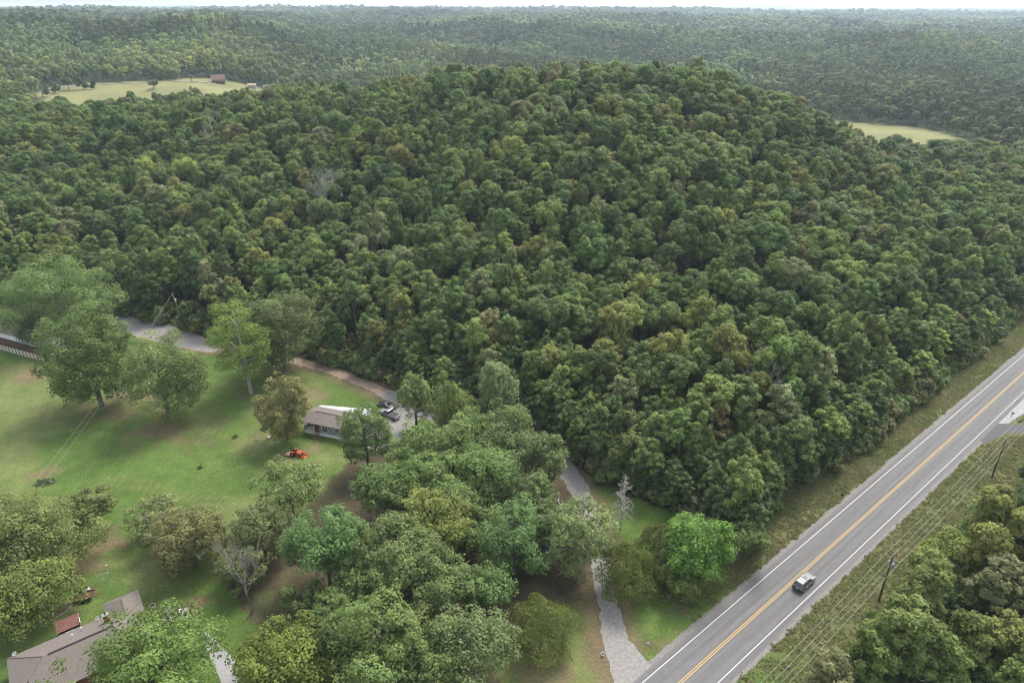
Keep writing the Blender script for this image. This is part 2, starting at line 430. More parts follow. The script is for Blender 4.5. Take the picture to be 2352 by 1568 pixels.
def conifer(g, a, h, z0, nbr, per, leaf):
    """Whorled conifer: layered boughs that hang a little at the ends."""
    Ps = []; Ns = []
    for i in range(nbr):
        t = (i + g.uniform()) / nbr; ph = i * 2.4 + g.uniform(-.4, .4); L = a * (1 - t) ** 0.75 * g.uniform(0.7, 1.1) + 0.3
        s = np.sqrt(g.uniform(0.02, 1, per)); w = (1 - s) * 0.5 + 0.18
        lat = g.normal(size=per) * L * 0.20 * w * 2
        x = s * L
        P = np.stack([x * np.cos(ph) - lat * np.sin(ph), x * np.sin(ph) + lat * np.cos(ph), z0 + h * t + 0.14 * x - 0.10 * x * s + g.normal(size=per) * 0.14], 1)
        Ps.append(P); Ns.append(np.tile([0.25 * math.cos(ph), 0.25 * math.sin(ph), 1.0], (per, 1)))
    P = np.concatenate(Ps); N = np.concatenate(Ns); n = len(P)
    V, F = sprays(P, unit(N + 0.45 * g.normal(size=(n, 3))), leaf, g)
    return V, F, np.repeat(np.clip(0.5 + 0.22 * g.normal(size=n), 0, 1), 4), np.zeros((0, 3))


def trunk_mb(g, h, r, C, limbs, lean=(0, 0), n=6):
    """Tapered trunk with limbs that reach into the crown's clumps."""
    mb = MB(); top = Vector((lean[0], lean[1], h))
    pts = [Vector((0, 0, -0.3)), Vector((0, 0, 0.25)), top * 0.35 + Vector((g.normal() * .12, g.normal() * .12, 0)), top * 0.7 + Vector((g.normal() * .2, g.normal() * .2, 0)), top]
    mb.tube(pts, [r * 1.5, r * 1.1, r * 0.85, r * 0.55, r * 0.12], n)
    if len(C):
        for q in C[g.choice(len(C), min(limbs, len(C)), replace=False)]:
            q = Vector(q); z = max(h * 0.28, min(q.z - 0.6 * math.hypot(q.x, q.y), h * 0.85))
            s = top * (z / h); m = s.lerp(q, 0.5) + Vector((g.normal() * .25, g.normal() * .25, -0.3 + 0.1 * g.normal()))
            rr = r * (0.62 - 0.4 * z / h) + 0.03
            mb.tube([s, m, q], [rr, rr * 0.65, 0.03], 5, cap=False)
    return mb


def mb_arrays(mb):
    """Quads only, for joining a trunk to a crown in one mesh."""
    V = np.array(mb.v, np.float32); F = np.array([f for f in mb.f if len(f) == 4], np.int32)
    return V, F


def bare_mb(g, h, r, spread, depth=4, first=0.25, up=0.55, nb=3, n=5):
    """A leafless tree of forking limbs."""
    mb = MB()
    def grow(p, d, L, rad, k):
        segs = 3; pts = [p]; q = p.copy(); e = d.copy()
        for i in range(segs):
            e = (e + Vector(g.normal(size=3)) * 0.13 + Vector((0, 0, 0.05))).normalized(); q = q + e * (L / segs); pts.append(q.copy())
        mb.tube(pts, [rad * (1 - 0.5 * i / segs) for i in range(segs + 1)], n if k > 1 else 3, cap=False)
        if k <= 0: return
        for b in range(nb + (1 if k == depth else 0)):
            f = g.uniform(0.35, 1.0); a = pts[min(segs, int(f * segs) + 1)]
            w = Vector((g.normal(), g.normal(), 0)).normalized()
            nd = (e * up + w * spread + Vector((0, 0, 0.15))).normalized()
            grow(a, nd, L * g.uniform(0.5, 0.75), rad * 0.55, k - 1)
    tr = [Vector((0, 0, -0.2)), Vector((g.normal() * .1, g.normal() * .1, h * first))]
    mb.tube(tr, [r * 1.2, r], 6, cap=False)
    grow(tr[1], Vector((0, 0, 1)), h * 0.45, r * 0.9, depth)
    return mb


def snag_mb(g, h, r, L, nbr):
    """A dead conifer: straight stem with short crooked side branches."""
    mb = MB(); mb.tube([(0, 0, -0.2), (0.05, 0, h * 0.5), (0.2, 0.1, h)], [r, r * 0.6, 0.03], 6)
    for i in range(nbr):
        t = 0.22 + 0.76 * (i + g.uniform()) / nbr; ph = g.uniform(0, 6.283); l = L * (1.05 - t) * g.uniform(0.5, 1.25) + 0.25
        p = Vector((0.1 * t, 0.05 * t, h * t)); d = Vector((math.cos(ph), math.sin(ph), g.uniform(-0.15, 0.35)))
        m = p + d * l * 0.55 + Vector((0, 0, g.normal() * .12)); e = p + d * l + Vector((g.normal() * .15, g.normal() * .15, g.normal() * .25))
        mb.tube([p, m, e], [0.06, 0.045, 0.02], 4, cap=False)
        for k in range(3):
            s = m.lerp(e, g.uniform(0, 0.9)); mb.tube([s, s + Vector(g.normal(size=3)) * l * 0.22], [0.035, 0.015], 3, cap=False)
    return mb


def points_stuff(name, P, rot, scl, var, tint, sources, kind='stuff', label=None):
    """Many copies too numerous to tell apart: one object that scatters its sources."""
    col = bpy.data.collections.new(name + '_sources')
    for i, me in enumerate(sources):
        o = bpy.data.objects.new('%s_sample_%02d' % (name, i), me); col.objects.link(o)
    me = bpy.data.meshes.new(name); me.vertices.add(len(P)); me.vertices.foreach_set('co', np.asarray(P, np.float32).ravel())
    for nm, typ, data, fld in (('rot', 'FLOAT', rot, 'value'), ('scl', 'FLOAT_VECTOR', scl, 'vector'), ('var', 'INT', var, 'value'), ('tint', 'FLOAT_VECTOR', tint, 'vector')):
        a = me.attributes.new(nm, typ, 'POINT')
        a.data.foreach_set(fld, np.asarray(data, np.int32 if typ == 'INT' else np.float32).ravel())
    ob = link(name, me)
    ng = bpy.data.node_groups.new(name, 'GeometryNodeTree')
    ng.interface.new_socket('Geometry', in_out='INPUT', socket_type='NodeSocketGeometry')
    ng.interface.new_socket('Geometry', in_out='OUTPUT', socket_type='NodeSocketGeometry')
    N = ng.nodes; Lk = ng.links.new
    gi = N.new('NodeGroupInput'); go = N.new('NodeGroupOutput')
    ci = N.new('GeometryNodeCollectionInfo'); ci.inputs['Collection'].default_value = col
    ci.inputs['Separate Children'].default_value = True; ci.inputs['Reset Children'].default_value = True
    ip = N.new('GeometryNodeInstanceOnPoints'); ip.inputs['Pick Instance'].default_value = True
    def na(nm, dt):
        a = N.new('GeometryNodeInputNamedAttribute'); a.data_type = dt; a.inputs['Name'].default_value = nm; return a.outputs['Attribute']
    cx = N.new('ShaderNodeCombineXYZ'); Lk(na('rot', 'FLOAT'), cx.inputs[2])
    e2r = N.new('FunctionNodeEulerToRotation'); Lk(cx.outputs[0], e2r.inputs[0])
    Lk(gi.outputs[0], ip.inputs['Points']); Lk(ci.outputs[0], ip.inputs['Instance'])
    Lk(na('var', 'INT'), ip.inputs['Instance Index']); Lk(e2r.outputs[0], ip.inputs['Rotation']); Lk(na('scl', 'FLOAT_VECTOR'), ip.inputs['Scale'])
    Lk(ip.outputs[0], go.inputs[0])
    md = ob.modifiers.new('scatter', 'NODES'); md.node_group = ng
    tag(ob, label, None, None, kind)
    return ob


# ------------------------------------------------------------------ ground
def ground():
    na, rr = 440, np.concatenate([np.array([2., 20.]), np.exp(np.linspace(math.log(40), math.log(420), 330)), np.exp(np.linspace(math.log(420), math.log(30000), 260))[1:]])
    az = np.linspace(R(-105), R(105), na)
    A, D = np.meshgrid(az, rr); X = D * np.sin(A); Y = D * np.cos(A)
    x = X.ravel(); y = Y.ravel(); z = zland(x, y)
    V = np.stack([x, y, z], 1)
    i = np.arange(len(rr) - 1)[:, None] * na + np.arange(na - 1)[None, :]
    F = np.stack([i, i + 1, i + na + 1, i + na], -1).reshape(-1, 4)
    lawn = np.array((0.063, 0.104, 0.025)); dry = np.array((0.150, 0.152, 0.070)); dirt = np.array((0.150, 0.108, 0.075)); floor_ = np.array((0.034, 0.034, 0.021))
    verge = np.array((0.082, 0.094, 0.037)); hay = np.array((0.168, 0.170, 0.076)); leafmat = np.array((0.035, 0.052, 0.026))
    n1 = fbm(x, y, 9, 4, 0); n2 = fbm(x, y, 3.2, 3, 3); n3 = fbm(x, y, 22, 3, 5)
    def mixc(c, new, w): return c * (1 - w[:, None]) + new * w[:, None]
    n4 = fbm(x, y, 1.6, 2, 9); mow = np.sin((x * 0.35 + y * 0.94 + 1.5 * n3) * 2.6)
    col = np.tile(lawn, (len(x), 1)) * (1 + 0.14 * n1 + 0.13 * n2 + 0.10 * n4 + 0.035 * mow)[:, None]
    for tr in ([(235, 1095), (330, 1105), (440, 1140), (540, 1145), (700, 1120)], [(225, 1110), (330, 1122), (440, 1152), (540, 1158), (700, 1134)], [(60, 900), (150, 985), (300, 1010), (460, 985), (560, 1010)]):
        td = seg_dist(x, y, [at(*p) for p in tr]); col = mixc(col, dry, 0.4 * np.exp(-(td / 0.45) ** 2))
    col = mixc(col, dry, np.clip(0.45 * smooth(0.0, 0.9, n3 + 0.5 * n1 + 0.4 * n2), 0, 1))
    # lawn strips worn under the yard trees
    rs, rq = road_sq(x, y)
    wood = in_poly(x + n1 * 1.5, y + n2 * 1.5, HILLWOOD) | in_poly(x + n1, y, RIGHTWOOD)
    vq = smooth(-13, -9, rq + 1.5 * n1) * (rq < 3.5) + (rq >= 3.5) * (1 - smooth(26, 33, rq + 2 * n1))
    vq = vq * smooth(14, 24, rs + 2 * n1 + 10 * (rq > 3.5))
    col = mixc(col, verge * 1.0, np.clip(vq, 0, 1)); col = mixc(col, np.array((0.125, 0.122, 0.060)), np.clip(vq * smooth(-0.1, 0.8, n1 + 0.6 * n2 + 0.4 * np.cos((rq - 3.5 + 7.5) * 0.9) * (rq < 3)), 0, 1) * 0.7)
    for (px, py, w, s) in [(70, 860, 5, .8), (30, 850, 3, .6), (365, 985, 6, .9), (290, 930, 7, .7), (700, 920, 4.5, .95), (730, 905, 3, .8), (640, 940, 5, .4), (590, 1010, 5, .35), (450, 1385, 2.2, .95), (715, 1030, 2.5, .9), (90, 1092, 3.0, .8), (660, 1065, 4, .5),
                           (850, 1190, 3.5, .8), (870, 1150, 9, .6), (930, 1110, 7, .5), (1285, 1300, 3.5, .9), (1060, 1390, 5, .95), (1180, 1410, 4, .7), (1340, 1350, 5, .6), (1365, 1510, 4, .5), (1240, 1545, 6, .6), (960, 1440, 6, .9), (1120, 1330, 4, .9), (900, 1300, 12, .6), (1130, 1250, 9, .6),
                           (205, 1290, 4, .8), (240, 1250, 4, .6), (180, 1380, 2.5, .6), (640, 1320, 4, .7), (560, 1290, 5, .5), (820, 1420, 6, .7), (1330, 1080, 3, .7), (1300, 1045, 6, .7), (1560, 1390, 2, .6), (1440, 1125, 4, .55), (560, 905, 3, .4), (420, 980, 10, .35), (210, 935, 9, .5), (300, 640, 10, .6),
                           (10, 615, 6, .7), (1600, 1490, 5, .5), (1660, 1460, 6, .5)]:
        gx, gy = at(px, py); d = np.hypot(x - gx, y - gy) / w
        col = mixc(col, dirt * np.array((1, 0.97, 0.95)), np.clip(0.8 * s * (1 - smooth(0.2, 1.3, d + 0.7 * n2 + 0.4 * n1 + 0.5 * n4)), 0, 1))
    dd = np.minimum(seg_dist(x, y, gravel_pts), seg_dist(x, y, dirt_pts))
    near = y < 420
    col = mixc(col, dirt * 0.8, np.clip(0.75 * (1 - smooth(2.5, 5.5, dd + n2)), 0, 1))
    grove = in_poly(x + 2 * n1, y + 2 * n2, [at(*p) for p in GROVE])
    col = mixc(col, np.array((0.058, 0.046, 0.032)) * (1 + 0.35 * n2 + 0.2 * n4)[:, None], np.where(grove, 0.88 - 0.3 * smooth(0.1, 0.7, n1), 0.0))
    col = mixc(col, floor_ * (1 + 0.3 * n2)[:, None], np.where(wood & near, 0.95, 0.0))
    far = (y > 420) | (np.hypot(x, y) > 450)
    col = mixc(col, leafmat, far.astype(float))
    for poly, c in ((FIELD_L, hay * 0.95), (FIELD_R, hay)):
        col = mixc(col, c, in_poly(x + n3 * 4, y + n3 * 4, poly) * np.clip(0.88 + 0.25 * n3, 0.4, 1))
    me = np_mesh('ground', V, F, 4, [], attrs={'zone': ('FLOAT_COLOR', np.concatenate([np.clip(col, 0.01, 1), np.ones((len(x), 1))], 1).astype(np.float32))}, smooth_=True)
    m = bpy.data.materials.new('ground'); m.use_nodes = True; nt = m.node_tree; b = nt.nodes['Principled BSDF']
    a = nt.nodes.new('ShaderNodeAttribute'); a.attribute_name = 'zone'
    tc = nt.nodes.new('ShaderNodeTexCoord')
    def noise(sc, det=8):
        nz = nt.nodes.new('ShaderNodeTexNoise'); nz.inputs['Scale'].default_value = sc; nz.inputs['Detail'].default_value = det; nz.inputs['Roughness'].default_value = 0.7
        nt.links.new(tc.outputs['Object'], nz.inputs['Vector']); return nz.outputs[0]
    def mrange(s, lo, hi, a0=0.3, a1=0.7):
        r = nt.nodes.new('ShaderNodeMapRange'); r.inputs[1].default_value = a0; r.inputs[2].default_value = a1; r.inputs[3].default_value = lo; r.inputs[4].default_value = hi
        nt.links.new(s, r.inputs[0]); return r.outputs[0]
    f1, f2 = noise(2.2), noise(0.35, 5)
    mu = nt.nodes.new('ShaderNodeMath'); mu.operation = 'MULTIPLY'; nt.links.new(mrange(f1, 0.66, 1.36), mu.inputs[0]); nt.links.new(mrange(f2, 0.85, 1.15), mu.inputs[1])
    sc_ = nt.nodes.new('ShaderNodeVectorMath'); sc_.operation = 'SCALE'; nt.links.new(a.outputs['Color'], sc_.inputs[0]); nt.links.new(mu.outputs[0], sc_.inputs['Scale'])
    f3, f4 = noise(0.8, 10), noise(7.0, 4)
    hue = nt.nodes.new('ShaderNodeMix'); hue.data_type = 'RGBA'; hue.blend_type = 'MULTIPLY'; hue.inputs[7].default_value = (1.28, 1.06, 0.95, 1)     # drier, browner flecks
    nt.links.new(mrange(f3, 0.0, 1.0, 0.50, 0.68), hue.inputs[0]); nt.links.new(sc_.outputs[0], hue.inputs[6])
    sp_ = nt.nodes.new('ShaderNodeVectorMath'); sp_.operation = 'SCALE'; nt.links.new(hue.outputs[2], sp_.inputs[0]); nt.links.new(mrange(f4, 0.78, 1.25), sp_.inputs['Scale'])
    nt.links.new(sp_.outputs[0], b.inputs['Base Color']); b.inputs['Roughness'].default_value = 0.95; b.inputs['Specular IOR Level'].default_value = 0.1
    bp = nt.nodes.new('ShaderNodeBump'); bp.inputs['Distance'].default_value = 0.10; bp.inputs['Strength'].default_value = 0.8
    nt.links.new(f1, bp.inputs['Height']); nt.links.new(bp.outputs[0], b.inputs['Normal'])
    me.materials.append(m)
    tag(link('ground', me), kind='structure')


ground()


def strip(name, pts, wl, wr, z, m, ragged=0.0, step=1.5, seed=0, drape=False, parent=None, flat=None):
    """A band of paving along a line; ragged edges wander."""
    g = np.random.default_rng(seed); P = [np.array(pts[0], float)]; W = [(wl[0], wr[0])] if hasattr(wl, '__len__') else [(wl, wr)]
    for k in range(len(pts) - 1):
        a, b = np.array(pts[k], float), np.array(pts[k + 1], float); n = max(1, int(np.linalg.norm(b - a) / step))
        for i in range(1, n + 1):
            t = i / n; P.append(a + (b - a) * t)
            W.append((wl[k] * (1 - t) + wl[k + 1] * t, wr[k] * (1 - t) + wr[k + 1] * t) if hasattr(wl, '__len__') else (wl, wr))
    P = np.array(P)
    for _ in range(3 if len(pts) > 2 else 0):
        P[1:-1] = (P[:-2] + 2 * P[1:-1] + P[2:]) / 4
    T = np.gradient(P, axis=0); T /= np.linalg.norm(T, axis=1, keepdims=True); Nn = np.stack([T[:, 1], -T[:, 0]], 1)
    W = np.array(W) + g.normal(size=(len(P), 2)) * ragged
    L = P - Nn * W[:, :1]; Rr = P + Nn * W[:, 1:]
    V = np.concatenate([L, P, Rr]); n = len(P)
    zz = zland(V[:, 0], V[:, 1]) + z if drape else np.full(len(V), z)
    V = np.concatenate([V, zz[:, None]], 1)
    F = [(i, n + i, n + i + 1, i + 1) for i in range(n - 1)] + [(n + i, 2 * n + i, 2 * n + i + 1, n + i + 1) for i in range(n - 1)]
    me = np_mesh(name, V, np.array(F)[:, ::-1], 4, [m])
    return link(name, me, parent)


line = [road(s, 0) for s in range(-60, 760, 10)]
def rq_line(q): return [road(s, q) for s in (-60, 760)]
tag(strip('road_shoulder', rq_line(3.5), 5.35, 5.3, 0.005, SHOULDER, ragged=0.10, step=0.35, seed=1), kind='structure')
hw = tag(strip('highway', rq_line(3.5), 4.45, 4.6, 0.012, ASPHALT, ragged=0.03, step=1.0, seed=2), kind='structure')
for q in (0.0, 7.0): strip('edge_line', rq_line(q), 0.06, 0.06, 0.018, WHITELINE, parent=hw, step=20)
for q in (3.34, 3.66): strip('centre_line', rq_line(q), 0.07, 0.07, 0.018, YELLOWLINE, parent=hw, step=20)
gw = [4.0, 3.0, 2.0, 1.7, 1.6, 1.6, 1.7, 1.8, 2.1, 2.3, 2.4, 2.4, 2.6, 3.0, 2.6, 1.9]
gr = [9.0, 6.6, 3.0, 1.8, 1.6, 1.6, 1.7, 1.8, 2.1, 2.3, 2.4, 2.4, 2.6, 3.0, 2.6, 1.9]
gw = [1.3, 1.5, 1.7, 1.6, 1.6, 1.6, 1.7, 1.8, 2.1, 2.3, 2.4, 2.4, 2.6, 3.0, 2.6, 1.9]
gr = [9.0, 4.7, 2.3, 1.75, 1.6, 1.6, 1.7, 1.8, 2.1, 2.3, 2.4, 2.4, 2.6, 3.0, 2.6, 1.9]
tag(strip('gravel_drive', gravel_pts, gw, gr, 0.009, GRAVEL, ragged=0.16, step=0.8, seed=3), kind='structure')
tag(strip('dirt_track', dirt_pts, [1.6, 1.6, 1.6, 1.6, 1.7, 1.9, 3.2, 4.5, 5.5, 5.0, 4.0], [1.6, 1.6, 1.6, 1.6, 1.7, 2.0, 2.6, 4.5, 5.5, 5.0, 4.0], 0.010, DIRT, ragged=0.18, step=0.8, seed=4), kind='structure')
tag(strip('gravel_turnaround', [at(*p) for p in ((492, 806), (430, 783), (355, 757), (290, 735), (215, 722))], [1.0, 3.6, 5.2, 5.0, 3.0], [0.8, 3.4, 5.0, 4.6, 3.0], 0.014, GRAVEL, ragged=0.25, step=0.8, seed=14), kind='structure')
tag(strip('parking_pad', [at(950, 935), at(915, 970), at(885, 1005), at(850, 1030)], [3, 4.5, 4, 2], [3, 4.5, 4, 2], 0.007, GRAVEL, ragged=0.25, step=0.8, seed=5), kind='structure')
tag(strip('side_road', [at(2235, 1003), at(2290, 983), at(2345, 985), at(2420, 998)], [3.5, 2.2, 2.0, 2.0], [3.0, 2.0, 1.9, 1.9], 0.0085, DARKASPHALT, ragged=0.06, step=0.8, seed=6), kind='structure')
tag(strip('concrete_apron', [at(2292, 975), at(2310, 955), at(2352, 925), at(2400, 890)], [1.4, 1.6, 1.9, 1.5], [1.2, 1.9, 2.2, 1.5], 0.0065, CONCRETE, ragged=0.12, step=0.8, seed=7), kind='structure')
tag(strip('house_driveway', [at(470, 1450), at(490, 1490), at(520, 1530), at(538, 1600)], [0.8, 0.9, 1.6, 2.6], [0.6, 0.8, 1.3, 1.0], 0.006, CONCRETE, ragged=0.05, step=0.8, seed=8), kind='structure')
ft = [(x, y) for x, y in [(-380, 540), (-366, 575), (-358, 612), (-338, 630), (-305, 638), (-262, 641)]]
tag(strip('field_track', ft, 2.6, 2.6, 0.35, GRAVEL, ragged=0.3, step=4, drape=True), kind='structure')

# ------------------------------------------------------------------ the woods
GRP_HILL = 'trees of the wooded hillside'
GRP_RIGHT = 'trees in the wood right of the highway'


def crown_mesh(V, F, tone, name='crown'):
    return np_mesh(name, V, F, 4, [LEAF], attrs={'tone': ('FLOAT', tone.astype(np.float32))})


def whole_mesh(cr, tb, name):
    V, F, tone, _ = cr; tv, tf = mb_arrays(tb)
    Va = np.concatenate([V, tv]); Fa = np.concatenate([F, tf + len(V)])
    return np_mesh(name, Va, Fa, 4, [LEAF, BARK], midx=np.concatenate([np.zeros(len(F), int), np.ones(len(tf), int)]),
                   attrs={'tone': ('FLOAT', np.concatenate([tone, np.full(len(tv), .5)]).astype(np.float32))})


# forest tree kinds, crown radius about 4.6 m and 19 m tall at scale 1
KINDS = []       # (crown mesh, trunk mesh, whole mesh)
for i in range(15):
    g = np.random.default_rng(100 + i)
    if i < 10:
        a = 4.7 + 0.3 * g.normal(); c = [5.6, 6.2, 5.8, 6.8, 5.4, 6.4, 5.6, 7.4, 6.0, 5.8][i]; zc = 19.2 - c
        cr = crown(g, a, c, zc, [92, 76, 110, 88, 72, 116, 98, 80, 80, 108][i], 5600, 0.42, 'broad' if i != 7 else 'feather', [0.18, 0.20, 0.165, 0.18, 0.20, 0.16, 0.175, 0.18, 0.19, 0.165][i], 7 + i % 4)
        tb = trunk_mb(g, 17.5, 0.22, cr[3], 9)
    elif i < 12:
        cr = conifer(g, 3.6, 15.5, 4.5, 44, 62, 0.5); tb = trunk_mb(g, 20, 0.20, cr[3], 0)
    else:                                # trees of the wood's edge, leafy nearly to the ground
        a = 4.4; c = 7.4 + 0.5 * g.normal(); zc = 17.5 - c
        cr = crown(g, a, c, zc, 140, 5800, 0.42, 'round', 0.16, 10); tb = trunk_mb(g, 15.5, 0.22, cr[3], 8)
    KINDS.append((crown_mesh(*cr[:3]), tb, whole_mesh(cr, tb, 'forest_tree')))
TRUNKS = []
for k in KINDS:
    v, f = mb_arrays(k[1]); TRUNKS.append(np_mesh('trunk', v, f, 4, [BARK]))

sp = 7.2
gx, gy = np.meshgrid(np.arange(-520, 520, sp), np.arange(60, 570, sp * 0.88))
gx = gx + (np.arange(gx.shape[0]) % 2)[:, None] * sp / 2
x = (gx + rng.uniform(-.36, .36, gx.shape) * sp).ravel(); y = (gy + rng.uniform(-.36, .36, gx.shape) * sp).ravel()
inhill = in_poly(x, y, HILLWOOD); inright = in_poly(x, y, RIGHTWOOD)
keep = (inhill | inright) & ~in_poly(x, y, FIELD_L) & ~in_poly(x, y, FIELD_R) & (seg_dist(x, y, dirt_pts) > 5) & (seg_dist(x, y, gravel_pts) > 5)
z = zland(x, y); px, py, dist = project(x, y, z + 14)
keep &= np.hypot(x - at(418, 738)[0], y - at(418, 738)[1]) > 5.5
keep &= np.hypot(x - at(2018, 1379)[0], y - at(2018, 1379)[1] + 1) > 9
keep &= (px > -420) & (px < 2770) & (py < 2000) & (y > 30)
x, y, z, px, py, dist, inright = [v[keep] for v in (x, y, z, px, py, dist, inright)]
n = len(x)
edge_d = seg_dist(x, y, EDGE)
scl = 1.06 * rng.uniform(0.84, 1.20, n) * (1 + 0.08 * fbm(x, y, 35, 2, 6))
scl *= np.where((edge_d < 7) & ~inright, 0.80, 1.0)
scl = np.where(inright, scl * 0.92, scl)
sz = scl * rng.uniform(0.90, 1.08, n)
sz = np.where((x > 160) & (y > 360), sz * 0.75, sz)
sz = np.where(~inright & (edge_d < 9) & (x > 60), sz * 0.75, sz)
names = ['dark', 'deep', 'mid', 'olive', 'grey', 'brown', 'bright', 'yellow']
wt = np.array([0.17, 0.33, 0.32, 0.055, 0.07, 0.008, 0.03, 0.006])
u1 = rng.uniform(0, 1, n) + 0.22 * fbm(x, y, 30, 2, 8); u1 = np.argsort(np.argsort(u1)) / n
shade = np.searchsorted(np.cumsum(wt) / wt.sum(), u1); shade = np.clip(shade, 0, 7)
perm = np.array([0, 1, 2, 4, 3, 5, 6, 7]); shade = perm[shade]
shade = np.where(inright & (rng.uniform(size=n) < 0.3), 3, shade)
var = rng.integers(0, 10, n)
coni = (rng.uniform(size=n) < 0.014); var = np.where(coni, rng.integers(10, 12, n), var)
var = np.where((edge_d < 24) & ~coni & (rng.uniform(size=n) < np.where(edge_d < 12, 1.0, 0.7)), rng.integers(12, 15, n), var)
# trees whose colour stands out in the photograph
for qx, qy, sh in [(1165, 355, 'yellow'), (1140, 375, 'yellow'), (1110, 235, 'bright'), (430, 430, 'lime'), (1825, 290, 'bright'), (2280, 675, 'lime'), (2155, 800, 'lime'), (2205, 795, 'lime'), (1505, 640, 'bright'), (540, 620, 'olive'), (600, 580, 'olive'),
                   (800, 600, 'grey'), (170, 345, 'yellow'), (690, 430, 'brown'), (1450, 870, 'grey'), (1150, 760, 'brown'), (1960, 590, 'bright'), (2040, 430, 'olive'), (1800, 480, 'brown'), (1440, 590, 'bright'), (1280, 210, 'grey'), (900, 235, 'bright'), (760, 320, 'grey'), (330, 620, 'mid'), (2300, 560, 'brown'), (1650, 960, 'brown'), (1880, 980, 'grey')]:
    k = np.argmin((px - qx) ** 2 + (py - qy) ** 2)
    names_ = names + ['lime']; shade[k] = names_.index(sh)
names = names + ['lime']
base = np.array([G[k] for k in names]) * np.array([1.52, 1.46, 1.28])
shade = np.where(inright & (shade == 6), 2, shade)
tint = base[shade] * np.where(inright, 0.88, 1.0)[:, None] * rng.uniform(0.88, 1.15, (n, 1)) * rng.uniform(0.95, 1.05, (n, 3))
rot = rng.uniform(0, 6.283, n)

LAND = [('the track bend at far left', at(330, 720)), ('the leaning wooden pole', at(430, 730)), ('the lone tall pine', at(560, 780)), ('the straight dirt track', at(740, 830)), ('the white mobile home', at(840, 880)),
        ('the parked pickup', at(980, 930)), ('the feathery pale trees', at(1140, 985)), ('the grey driveway bend', at(1330, 1060)), ('the bare grey snag', at(1480, 1150)), ('the bright roadside tree', at(1640, 1220)),
        ('the passing SUV', road(60, -12)), ('the mid verge', road(90, -12)), ('the side road mouth', road(122, -12)), ('the right end of verge', road(160, -12))]
LX = np.array([p for _, p in LAND])
ADJ = dict(dark='dark green', deep='deep green', mid='mid green', olive='olive green', grey='grey green', brown='brownish green', bright='fresh green', yellow='yellow green', lime='bright lime green')
inframe = (px > -25) & (px < 2377) & (py < 1600) & (py > 120)
app = scl / dist * inframe
N_IND = 236
order = np.argsort(-app)
ind = np.zeros(n, bool); ind[order[:N_IND]] = True
combo = {}
for k in np.nonzero(ind)[0]:
    if inright[k]:
        s, q = road_sq(x[k], y[k])
        row = 'in the wood right of the highway,' ; where = ('behind the near power pole' if s < 62 else 'beside the far power pole')
        row2 = 'front row' if q < 33 else 'deep inside'
        key = (ADJ[names[shade[k]]], 'tree %s the right wood %s' % ('fronting' if row2 == 'front row' else 'deep in', where), 'R')
    else:
        j = int(np.argmin((LX[:, 0] - x[k]) ** 2 + 0.35 * (LX[:, 1] - y[k]) ** 2))
        e = edge_d[k]; row = 'at the wood edge by' if e < 9 else ('one row above' if e < 22 else ('well above' if e < 45 else 'high above'))
        key = (ADJ[names[shade[k]]], ('conifer ' if var[k] in (10, 11) else 'tree ') + row + ' ' + LAND[j][0], 'H')
    combo.setdefault(key, []).append(k)
ORD = ['first', 'second', 'third', 'fourth', 'fifth', 'sixth', 'seventh', 'eighth', 'ninth', 'tenth', 'eleventh', 'twelfth']
flabel = {}
for (adj, rest, side), ks in combo.items():
    ks.sort(key=lambda k: px[k])
    for i, k in enumerate(ks):
        if len(ks) == 1: t = '%s %s' % (adj, rest)
        elif len(ks) == 2: t = '%s %s, %s of two' % (adj, rest, 'left' if i == 0 else 'right')
        else: t = '%s %s, %s from left' % (adj, rest, ORD[min(i, 11)])
        flabel[k] = (t, GRP_RIGHT if side == 'R' else GRP_HILL)


def plant_tree(name, label, group, loc, rz, s, crown_me, trunk_me, tint_, cat='tree'):
    t = thing(name, label, cat, loc, rz, group)
    t.scale = s
    c = link('crown', crown_me, t); c['tint'] = [float(v) for v in tint_]
    link('trunk', trunk_me, t)
    return t


for k in np.nonzero(ind)[0]:
    lb, gp = flabel[k]
    plant_tree('forest_tree', lb, gp, (x[k], y[k], z[k] - 0.1), rot[k], (scl[k], scl[k], sz[k]), KINDS[var[k]][0], TRUNKS[var[k]], tint[k])
o = ~ind
ux = np.concatenate([rng.uniform(-460, 460, 9000), rng.uniform(40, 150, 1500), rng.uniform(-30, 80, 1500)]); uy = np.concatenate([rng.uniform(60, 440, 9000), rng.uniform(60, 125, 1500), rng.uniform(95, 190, 1500)])
uo = (in_poly(ux, uy, HILLWOOD) | in_poly(ux, uy, RIGHTWOOD)) & (seg_dist(ux, uy, dirt_pts) > 4) & (seg_dist(ux, uy, gravel_pts) > 4) & (np.hypot(ux - at(418, 738)[0], uy - at(418, 738)[1] + 2) > 6) & (np.hypot(ux - at(2018, 1379)[0], uy - at(2018, 1379)[1] + 1) > 8)
ux, uy = ux[uo], uy[uo]; qx, qy, qd = project(ux, uy, zland(ux, uy) + 8); uo = (qx > -300) & (qx < 2650) & (qy < 1800); ux, uy = ux[uo], uy[uo]; m_ = len(ux)
us = rng.uniform(0.42, 0.66, m_); ut = np.array([G['deep'], G['mid'], G['dark']])[rng.integers(0, 3, m_)] * rng.uniform(1.0, 1.35, (m_, 1))
cat_ = lambda a, b: np.concatenate([a, b])
points_stuff('forest', cat_(np.stack([x, y, z - 0.1], 1)[o], np.stack([ux, uy, zland(ux, uy) - 0.1], 1)), cat_(rot[o], rng.uniform(0, 6.28, m_)), cat_(np.stack([scl, scl, sz], 1)[o], np.stack([us * 1.15, us * 1.15, us], 1)),
             cat_(var[o], rng.integers(12, 15, m_)), cat_(tint[o], ut), [k[2] for k in KINDS])

